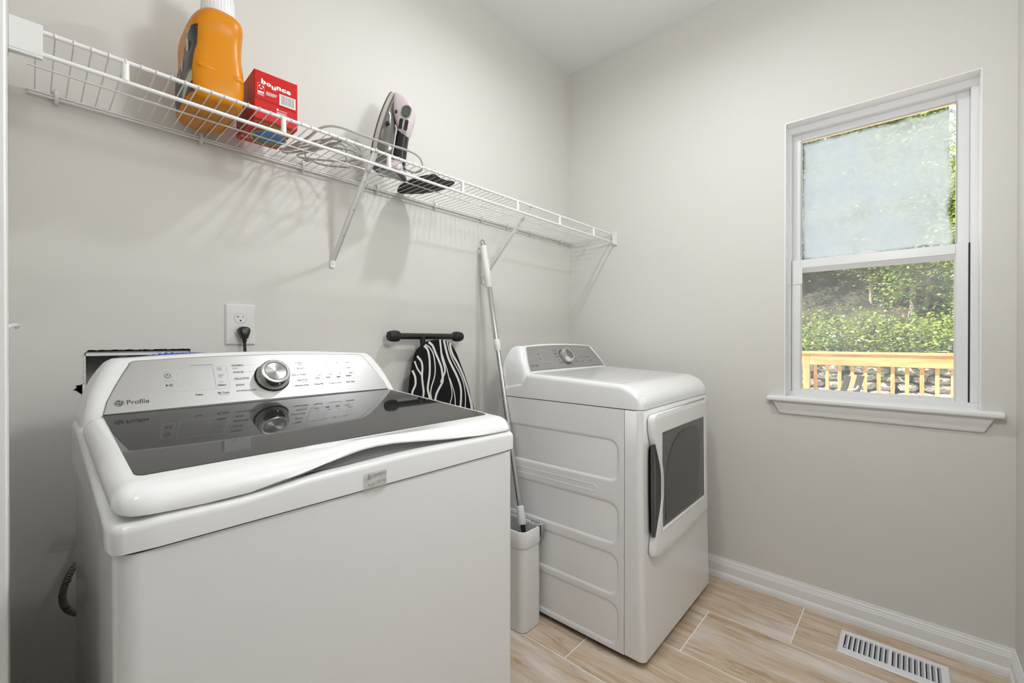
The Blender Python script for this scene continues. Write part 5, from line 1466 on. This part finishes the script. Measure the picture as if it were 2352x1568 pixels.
b.tube(P, .0026, 8); b.tube([mp(Lm-.036), mp(Lm-.028)], .0150, 18); b.obj('hanging_loop', mat('loop_grey', (.33, .33, .31), .4), g_, smooth=True)

# ================================================================== FLOOR REGISTER
rg_ = thing('floor_register', 'white metal floor vent register set in the tiles under the window', 'vent', (-.1660, -1.490, 0))
b = B(); hx, hy = .0780, .1500
ox0, ox1, oy0, oy1 = -hx, hx, -hy, hy
slots = []
for g in (0, 1):
    for k in range(9):
        yc = (.1285 if g == 0 else -.0035) - .01450*k - (.0 if g == 0 else .0030)
        slots.append(yc)
sx0, sx1 = -.0465, .0520
def plate():
    b = B(); ys = sorted([y for s in slots for y in (s-.0050, s+.0050)])
    yy = [-hy+.004] + ys + [hy-.004]; zt = .0062
    def q(a, c, d, e): n = len(b.v); b.v.extend([(a, c, zt), (d, c, zt), (d, e, zt), (a, e, zt)]); b.f.append((n, n+1, n+2, n+3))
    q(-hx+.004, -hy+.004, sx0, hy-.004); q(sx1, -hy+.004, hx-.004, hy-.004)
    for i in range(0, len(yy), 2): q(sx0, yy[i], sx1, yy[i+1])
    # bevelled skirt
    r0 = [(x, y, zt) for x, y in rrect(0, 0, hx-.004, hy-.004, .003, 1)]; 
    r0 = [(x, y, zt) for x, y in ((hx-.004, -hy+.004), (hx-.004, hy-.004), (-hx+.004, hy-.004), (-hx+.004, -hy+.004))]; r1 = [(x, y, .001) for x, y in ((hx, -hy), (hx, hy), (-hx, hy), (-hx, -hy))]
    b.loft([r0, r1], cap=False)
    for s in slots:   # walls of each slot
        n = len(b.v); y0_, y1_ = s-.0050, s+.0050
        b.v.extend([(sx0, y0_, zt), (sx1, y0_, zt), (sx1, y1_, zt), (sx0, y1_, zt), (sx0, y0_, .001), (sx1, y0_, .001), (sx1, y1_, .001), (sx0, y1_, .001)])
        for k in range(4): b.f.append((n+k, n+(k+1) % 4, n+4+(k+1) % 4, n+4+k))
    return b
RW = mat('register_white', (.80, .80, .81), .32)
plate().obj('face_plate', RW, rg_, fix=False)
for i, s in enumerate(slots):
    B().add([(sx0+.004, s-.0050, .0040), (sx1, s-.0050, .0046), (sx1, s+.0012, .0012), (sx0+.012, s+.0012, .0009)], [(0, 1, 2, 3)]).obj('louvre', mat('louvre_grey', (.42, .44, .50), .35), rg_, fix=False)
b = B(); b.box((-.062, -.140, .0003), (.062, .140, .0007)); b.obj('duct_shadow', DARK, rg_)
B().box((sx0+.006, .126, .004), (sx0+.014, .1305, .009)).obj('lever', RW, rg_, bevel=.001)
# small white hook on the left wall near the doorway casing
hk = B(); hk.tube(spline([(RX0+.0, -.42, 1.150), (RX0+.008, -.36, 1.156), (RX0+.013, -.27, 1.160), (RX0+.0155, -.20, 1.160), (RX0+.013, -.17, 1.158)], 5), .0036, 8)
o = hk.obj('wall_hook', TRIM, smooth=True); tag(o, 'slim white hook bar low on the left wall near the doorway', 'hook')

# ================================================================== OUTDOORS, SEEN THROUGH THE WINDOW
GZ = -.02
ground = B(); n_ = 40; P = []
rr = random.Random(11)
for i in range(n_+1):
    row = []
    for j in range(n_+1):
        x = 1.2 + 14*i/n_; y = -12 + 20*j/n_
        h = GZ - .25 + (.22*max(0, min(1, (x-5.2)/2)))
        row.append((x, y, h + rr.uniform(-.02, .02)))
    P.append(row)
ground.grid(P)
struct(ground.obj('yard_ground', noise_mat('leaf_litter', (.16, .13, .09), (.62, .55, .40), 9, .9, bump=.5, dist=.02), smooth=True, fix=False))
# deck boards outside, one object each
DECKW = noise_mat('deck_wood', (.42, .27, .13), (.66, .46, .25), 3, .7, (1, 14, 6), rand=True)
deck = struct(B().box((.5, -7, -.20), (4.98, 5, -.10)).obj('deck_frame', DECKW))
nb = 31; bw = 4.45/nb
q0 = B().box((-bw/2+.002, -6, -.010), (bw/2-.002, 5, .018)).obj('deck_board', DECKW, deck, loc=(.55+bw/2, 0, -.09))
for i in range(1, nb): inst(q0, 'deck_board', deck, (.55 + bw*(i+.5), 0, -.09))
# railing
RAILW = noise_mat('rail_wood', (.56, .31, .11), (.78, .50, .22), 3.0, .65, (6, 1, 6), rand=True)
RAILV = noise_mat('rail_wood_upright', (.56, .31, .11), (.78, .50, .24), 3.0, .65, (9, 9, 1), rand=True)
rail = thing('deck_railing', 'pine deck railing with square balusters outside the window', 'railing', (4.90, 0, -.07))
rz = .07
B().box((-.075, -6.0, .944+rz), (.075, 4.0, .977+rz)).obj('rail_cap', RAILW, rail, bevel=.003)
B().box((-.058, -6.0, .800+rz), (-.020, -.546, .944+rz)).obj('top_rail', RAILW, rail, bevel=.002)
B().box((-.058, -.470, .800+rz), (-.020, 4.0, .944+rz)).obj('top_rail', RAILW, rail, bevel=.002)
B().box((-.058, -6.0, .06), (-.020, -.546, .15)).obj('bottom_rail', RAILW, rail, bevel=.002)
post = B().box((-.060, -.038, 0), (.030, .038, .944+rz)).obj('post', RAILV, rail, loc=(0, -.508, 0), bevel=.002)
for y in (-2.55, -4.6, 1.6, 3.6): inst(post, 'post', rail, (0, y, 0))
bal = B().box((-.019, -.019, .03), (.019, .019, .900+rz)).obj('baluster', RAILV, rail, loc=(0, -.604, 0), bevel=.0015)
for k in range(1, 40):
    y = -.604 - .1310*k
    if abs(y+2.55) < .07 or abs(y+4.6) < .07: continue
    inst(bal, 'baluster', rail, (0, y, 0))
for k in range(1, 30):
    y = -.508 + .1310*k + .04
    if abs(y-1.6) < .07 or abs(y-3.6) < .07: continue
    inst(bal, 'baluster', rail, (0, y, 0))
# deck chair turned away, its back and arm just above the window sill line
ch = thing('deck_chair', 'weathered dark wooden deck chair with a pale slat and curved white arm', 'chair', (4.30, -1.02, -.07))
DKW = mat('chair_dark_wood', (.055, .048, .045), .7); PLW = mat('chair_pale_wood', (.52, .36, .20), .7)
def plank(name, a, c, w, t, m, par=ch):
    a = Vector(a); c = Vector(c); d = (c-a).normalized(); s = Vector((1, 0, 0)) if abs(d.x) < .9 else Vector((0, 1, 0)); s = (s - d*s.dot(d)).normalized(); u = d.cross(s)
    r0 = [tuple(a + s*i*w/2 + u*j*t/2) for i, j in ((-1, -1), (1, -1), (1, 1), (-1, 1))]; r1 = [tuple(c + s*i*w/2 + u*j*t/2) for i, j in ((-1, -1), (1, -1), (1, 1), (-1, 1))]
    return B().loft([r0, r1]).obj(name, m, par, bevel=.003)
z_ = .07
plank('back_slat', (0, .085, .42+z_), (.02, .015, .705+z_), .10, .06, DKW)
plank('back_slat', (0, .015, .42+z_), (.02, -.045, .720+z_), .10, .05, PLW)
plank('back_slat', (0, -.035, .42+z_), (.02, -.105, .715+z_), .10, .06, DKW)
plank('seat', (-.10, .18, .40+z_), (-.10, -.24, .38+z_), .46, .03, DKW)
for sx in (-.30, .10):
    for sy in (.15, -.20): plank('leg', (sx, sy, 0), (sx, sy, .39+z_), .045, .04, DKW)
B().tube(spline([(-.02, .035, .545+z_), (-.03, -.01, .545+z_), (-.03, -.050, .550+z_), (-.03, -.075, .575+z_), (-.02, -.080, .61+z_)], 5), .016, 8).obj('arm', mat('arm_white', (.62, .60, .56), .5), ch, smooth=True)
# dry-stone retaining wall: every stone its own piece
STM = noise_mat('field_stone', (.20, .17, .15), (.60, .54, .48), 7, .9, bump=.6, dist=.012, rand=True)
ston = thing('stone_retaining_wall', 'rough grey dry-stone retaining wall behind the deck railing', 'stone wall', (7.5, 0, GZ-.05))
B().box((.18, -7.5, -.1), (.5, 5, 1.0)).obj('packed_earth', mat('earth', (.07, .055, .04), .95), ston)
rs = random.Random(21)
protos = []
def stone_mesh(seed):
    r = random.Random(seed); bm = bmesh.new(); bmesh.ops.create_icosphere(bm, subdivisions=2, radius=1)
    for v in bm.verts:
        c = v.co; m = max(abs(c.x), abs(c.y), abs(c.z)); c *= (1/m)**.78
        v.co = c * r.uniform(.86, 1.06)
    me = bpy.data.meshes.new('stone'); bm.to_mesh(me); bm.free(); me.materials.append(STM); me.shade_smooth(); me.set_sharp_from_angle(angle=radians(28)); return me
SM = [stone_mesh(s) for s in range(9)]
z = 0
for row in range(9):
    h = rs.choice((.075, .10, .125, .145)); y = -6.2 + rs.uniform(0, .3)
    if z + h > 1.02: break
    while y < 2.6:
        L_ = rs.uniform(.18, .62)
        o = bpy.data.objects.new('stone', SM[rs.randrange(9)]); COL.objects.link(o); o.parent = ston
        o.location = (rs.uniform(-.02, .06), y + L_/2, z + h/2); o.scale = (.16, L_/2*1.0, h/2*1.05); o.rotation_euler = (rs.uniform(-.06, .06), 0, rs.uniform(-.05, .05))
        y += L_
    z += h
# wooded bank rising behind the stones
bank = B(); P = []
rr = random.Random(12)
for i in range(25):
    row = []
    for j in range(61):
        t = i/24; x = 7.65 + 5.2*t; z = .93 + .25*min(1, t*5) + 7.2*max(0, t-.12)**1.25
        row.append((x + rr.uniform(-.08, .08), -10 + 16*j/60, z + rr.uniform(-.08, .08)))
    P.append(row)
bank.grid(P)
struct(bank.obj('wooded_bank', noise_mat('bank_earth', (.018, .020, .012), (.10, .085, .05), 3.5, .95, bump=.8, dist=.05), smooth=True, fix=False))
def leaf_mat(name, cols, trans=.45):
    m = bpy.data.materials.new(name); m.use_nodes = True; nt = m.node_tree; nt.nodes.clear(); N = nt.nodes.new; L = nt.links.new
    out = N('ShaderNodeOutputMaterial'); ge = N('ShaderNodeNewGeometry'); cr = N('ShaderNodeValToRGB'); E_ = cr.color_ramp.elements
    E_[0].position = 0; E_[0].color = (*cols[0], 1); E_[1].position = 1; E_[1].color = (*cols[-1], 1)
    for i, c in enumerate(cols[1:-1]):
        q = E_.new((i+1)/(len(cols)-1)); q.color = (*c, 1)
    L(ge.outputs['Random Per Island'], cr.inputs[0])
    d = N('ShaderNodeBsdfDiffuse'); t = N('ShaderNodeBsdfTranslucent'); g = N('ShaderNodeBsdfGlossy'); g.inputs['Roughness'].default_value = .35
    L(cr.outputs[0], d.inputs[0]); L(cr.outputs[0], t.inputs[0])
    m1 = N('ShaderNodeMixShader'); m1.inputs[0].default_value = trans; L(d.outputs[0], m1.inputs[1]); L(t.outputs[0], m1.inputs[2])
    m2 = N('ShaderNodeMixShader'); m2.inputs[0].default_value = .06; L(m1.outputs[0], m2.inputs[1]); L(g.outputs[0], m2.inputs[2]); L(m2.outputs[0], out.inputs[0])
    return m
LEAF_A = leaf_mat('leaf_green', [(.10, .20, .04), (.20, .34, .07), (.36, .48, .12), (.52, .58, .16), (.62, .58, .10)])
LEAF_B = leaf_mat('leaf_dark', [(.03, .08, .02), (.07, .15, .04), (.14, .26, .07), (.24, .36, .10)])
LEAF_Y = leaf_mat('leaf_yellow', [(.40, .46, .10), (.62, .60, .14), (.75, .62, .10), (.70, .45, .06)])
def leaves(name, pts, size, m, parent, seed, flat=.5, asp=.42):
    r = np.random.default_rng(seed); n = len(pts); c = np.array(pts)
    a = r.uniform(0, 2*pi, n); el = r.uniform(-.9, .5, n)*(1-flat*.4)
    d = np.stack([np.cos(a)*np.cos(el), np.sin(a)*np.cos(el), np.sin(el)], 1)
    ref = r.normal(size=(n, 3)); ref[:, 2] += 1.2
    s = np.cross(d, ref); s /= np.linalg.norm(s, axis=1, keepdims=True)
    L_ = size*r.uniform(.6, 1.25, (n, 1)); W_ = L_*asp
    up = np.cross(s, d)
    v = np.stack([c, c + d*L_*.5 + s*W_*.5 + up*L_*.05, c + d*L_, c + d*L_*.5 - s*W_*.5 + up*L_*.05], 1).reshape(-1, 3)
    me = bpy.data.meshes.new(name); me.vertices.add(4*n); me.vertices.foreach_set('co', v.ravel())
    idx = np.arange(4*n).reshape(n, 4); tri = np.concatenate([idx[:, [0, 1, 2]], idx[:, [0, 2, 3]]], 1).reshape(-1)
    me.loops.add(len(tri)); me.loops.foreach_set('vertex_index', tri); me.polygons.add(2*n); me.polygons.foreach_set('loop_start', np.arange(0, 6*n, 3)); me.polygons.foreach_set('loop_total', np.full(2*n, 3))
    me.update(); me.validate(); me.materials.append(m)
    o = bpy.data.objects.new(name, me); COL.objects.link(o)
    if parent: o.parent = parent
    return tag(o, kind='stuff')
def clumps(n, nc, x, y, z, spread, seed, bias=0):
    r = np.random.default_rng(seed); cs = np.stack([r.uniform(*x, nc), r.uniform(*y, nc), r.uniform(*z, nc)], 1)
    k = r.integers(0, nc, n); p = cs[k] + r.normal(size=(n, 3))*np.array(spread); return p
BARK = noise_mat('bark', (.16, .13, .10), (.46, .40, .33), 14, .9, (1, 1, .3), bump=.5, dist=.01)
def branchy(parent, base, top, r0, seed, nb=5):
    r = random.Random(seed); b = B(); base = Vector(base); top = Vector(top)
    P = [base + (top-base)*t + Vector((r.uniform(-.06, .06), r.uniform(-.10, .10), 0))*(1 if 0 < t < 1 else 0) for t in (0, .2, .4, .6, .8, 1)]
    S = spline(P, 4); b.tube(S, [r0*(1-.65*i/(len(S)-1)) for i in range(len(S))], 8)
    o = b.obj('trunk', BARK, parent, smooth=True)
    for k in range(nb):
        t = r.uniform(.3, .95); p = base + (top-base)*t; d = Vector((r.uniform(-.5, .1), r.uniform(-1, 1), r.uniform(.1, .9))).normalized()*r.uniform(.3, .8)
        B().tube(spline([p, p + d*.5 + Vector((0, 0, .05)), p + d], 4), [r0*.35*(1-.7*i/8) for i in range(9)], 6).obj('branch', BARK, parent, smooth=True)
# ivy and low growth spilling over the stones
ivy = thing('ivy_ground_cover', 'bright green ivy spilling over the top of the stone wall', 'ivy', (7.6, -1.5, .95))
r = np.random.default_rng(31)
p = clumps(17000, 90, (-.25, .9), (-5, 3), (.0, .42), (.16, .26, .10), 32); p[:, 2] += .30*np.clip(p[:, 0], 0, 1)
leaves('ivy_leaves', p, .062, LEAF_A, ivy, 33, asp=.62)
p = clumps(2400, 22, (-.25, -.10), (-1.2, 2.5), (-.35, .10), (.05, .20, .14), 34); leaves('hanging_leaves', p, .08, LEAF_B, ivy, 35, asp=.62)
p = clumps(260, 30, (-2.0, -.3), (-4, 2.0), (-.96, -.93), (.2, .3, .01), 36); leaves('fallen_leaves', p, .08, LEAF_Y, ivy, 37)
trees = [
 ('leafy_shrub', 'large leafy shrub with drooping light green branches right of centre outside', 'shrub', (8.9, -1.9, 1.4), (8.7, -1.55, 3.4), .055, LEAF_A, 8200, (.45, .85, .75), (-1.6, .9), .16, .30),
 ('leafy_shrub', 'arching shrub with pinnate pale leaves at the right edge of the window view', 'shrub', (8.4, -2.9, 1.3), (8.5, -2.75, 3.2), .05, LEAF_A, 7600, (.40, .70, .85), (-1.6, .7), .15, .28),
 ('vine_covered_tree', 'dark vine-covered tree at the left edge of the window view', 'tree', (9.3, .3, 1.5), (9.3, .2, 4.6), .13, LEAF_B, 8200, (.4, .9, 1.2), (-2.3, 1.0), .12, .45),
 ('young_tree', 'young tree with pale twisted trunk behind the ivy left of centre', 'tree', (9.0, -.9, 1.4), (9.15, -1.05, 3.9), .045, LEAF_A, 7800, (.5, .75, .8), (-1.3, 1.0), .14, .34),
 ('sapling', 'slim grey sapling with forked trunk behind the ivy at the window centre', 'tree', (8.7, -1.45, 1.3), (8.95, -1.75, 3.6), .06, LEAF_A, 6500, (.4, .7, .7), (-1.1, .9), .14, .30)]
for (nm, lb, ct, ba, tp, r0, lm, nl, sp_, zr, lsz, asp_) in trees:
    t_ = thing(nm, lb, ct, ba); top_ = Vector(tp) - Vector(ba); branchy(t_, (0, 0, -.2), tuple(top_), r0, hash(nm) % 7 + nl % 13)
    pts_ = clumps(int(nl*1.9), 70, (-.6, .5), (top_.y - sp_[1]*1.2, top_.y + sp_[1]*1.2), (top_.z + zr[0], top_.z + zr[1]), (.12, .16, .12), nl)
    leaves('foliage', pts_, lsz*.50, lm, t_, nl+1, asp=asp_+.1)
# tall wood further up the bank
for i, (x, y, lab, lm) in enumerate(((10.6, 1.6, 'tall dense tree high on the bank behind the vine-covered tree', LEAF_B), (11.0, -.6, 'tall sunlit tree high on the bank behind the window centre', LEAF_A), (10.8, -3.2, 'tall sunlit yellow-green tree high on the bank beside the grey house', LEAF_A), (10.4, 3.9, 'tall dark tree at the far left end of the bank', LEAF_B), (10.9, -5.8, 'tall green tree at the far right end of the bank', LEAF_A))):
    t_ = thing('tall_tree', lab, 'tree', (x, y, 2.4)); branchy(t_, (0, 0, -.4), (.2, .1, 6), .12, 50+i, 6)
    hgt = 5.6 if y < -2 and y > -4 else 7.5
    pts_ = clumps(20000, 150, (-1.2, .6), (-1.5, 1.5), (-1.1, hgt), (.22, .26, .22), 60+i); leaves('foliage', pts_, .13, lm, t_, 70+i, asp=.5)
# neighbouring house with lap siding
hs = thing('neighbour_house', 'pale grey house with lap siding and white window among the trees', 'house', (9.6, -3.0, 1.5))
SID = mat('siding', (.62, .66, .72), .6); TRW = mat('house_trim', (.85, .86, .88), .5)
B().box((.03, -6, -1.5), (6, .80, 6.2)).obj('house_wall', SID, hs)
for k in range(38):
    z = -1.5 + .2*k
    B().add([(0, -6, z), (0, .78, z), (.028, .78, z+.2), (.028, -6, z+.2), (.03, -6, z), (.03, .78, z)], [(0, 1, 2, 3), (0, 4, 5, 1)]).obj('siding_board', SID, hs, fix=False)
B().box((-.02, .78, -1.5), (.06, .90, 6.2)).obj('corner_board', TRW, hs)
B().box((-.03, -6, 3.10), (.03, .80, 3.26)).obj('trim_band', TRW, hs)
for y0 in (.05, -2.0, -4.0):
    f = B().box((-.03, y0-.9, 1.35), (.02, y0+.1, 1.45)).box((-.03, y0-.9, 2.75), (.02, y0+.1, 2.87)).box((-.03, y0-.9, 1.45), (.02, y0-.8, 2.75)).box((-.03, y0, 1.45), (.02, y0+.1, 2.75)).obj('window_frame', TRW, hs)
    B().box((-.005, y0-.8, 1.45), (.005, y0, 2.75)).obj('pane', mat('far_glass', (.10, .12, .14), .05), f)
B().add([(-.4, -6.4, 6.1), (-.4, 1.2, 6.1), (3.2, 1.2, 8.2), (3.2, -6.4, 8.2), (6.4, 1.2, 6.1), (6.4, -6.4, 6.1)], [(0, 1, 2, 3), (3, 2, 4, 5)]).obj('roof', mat('roof_grey', (.15, .15, .16), .9), hs, fix=False)
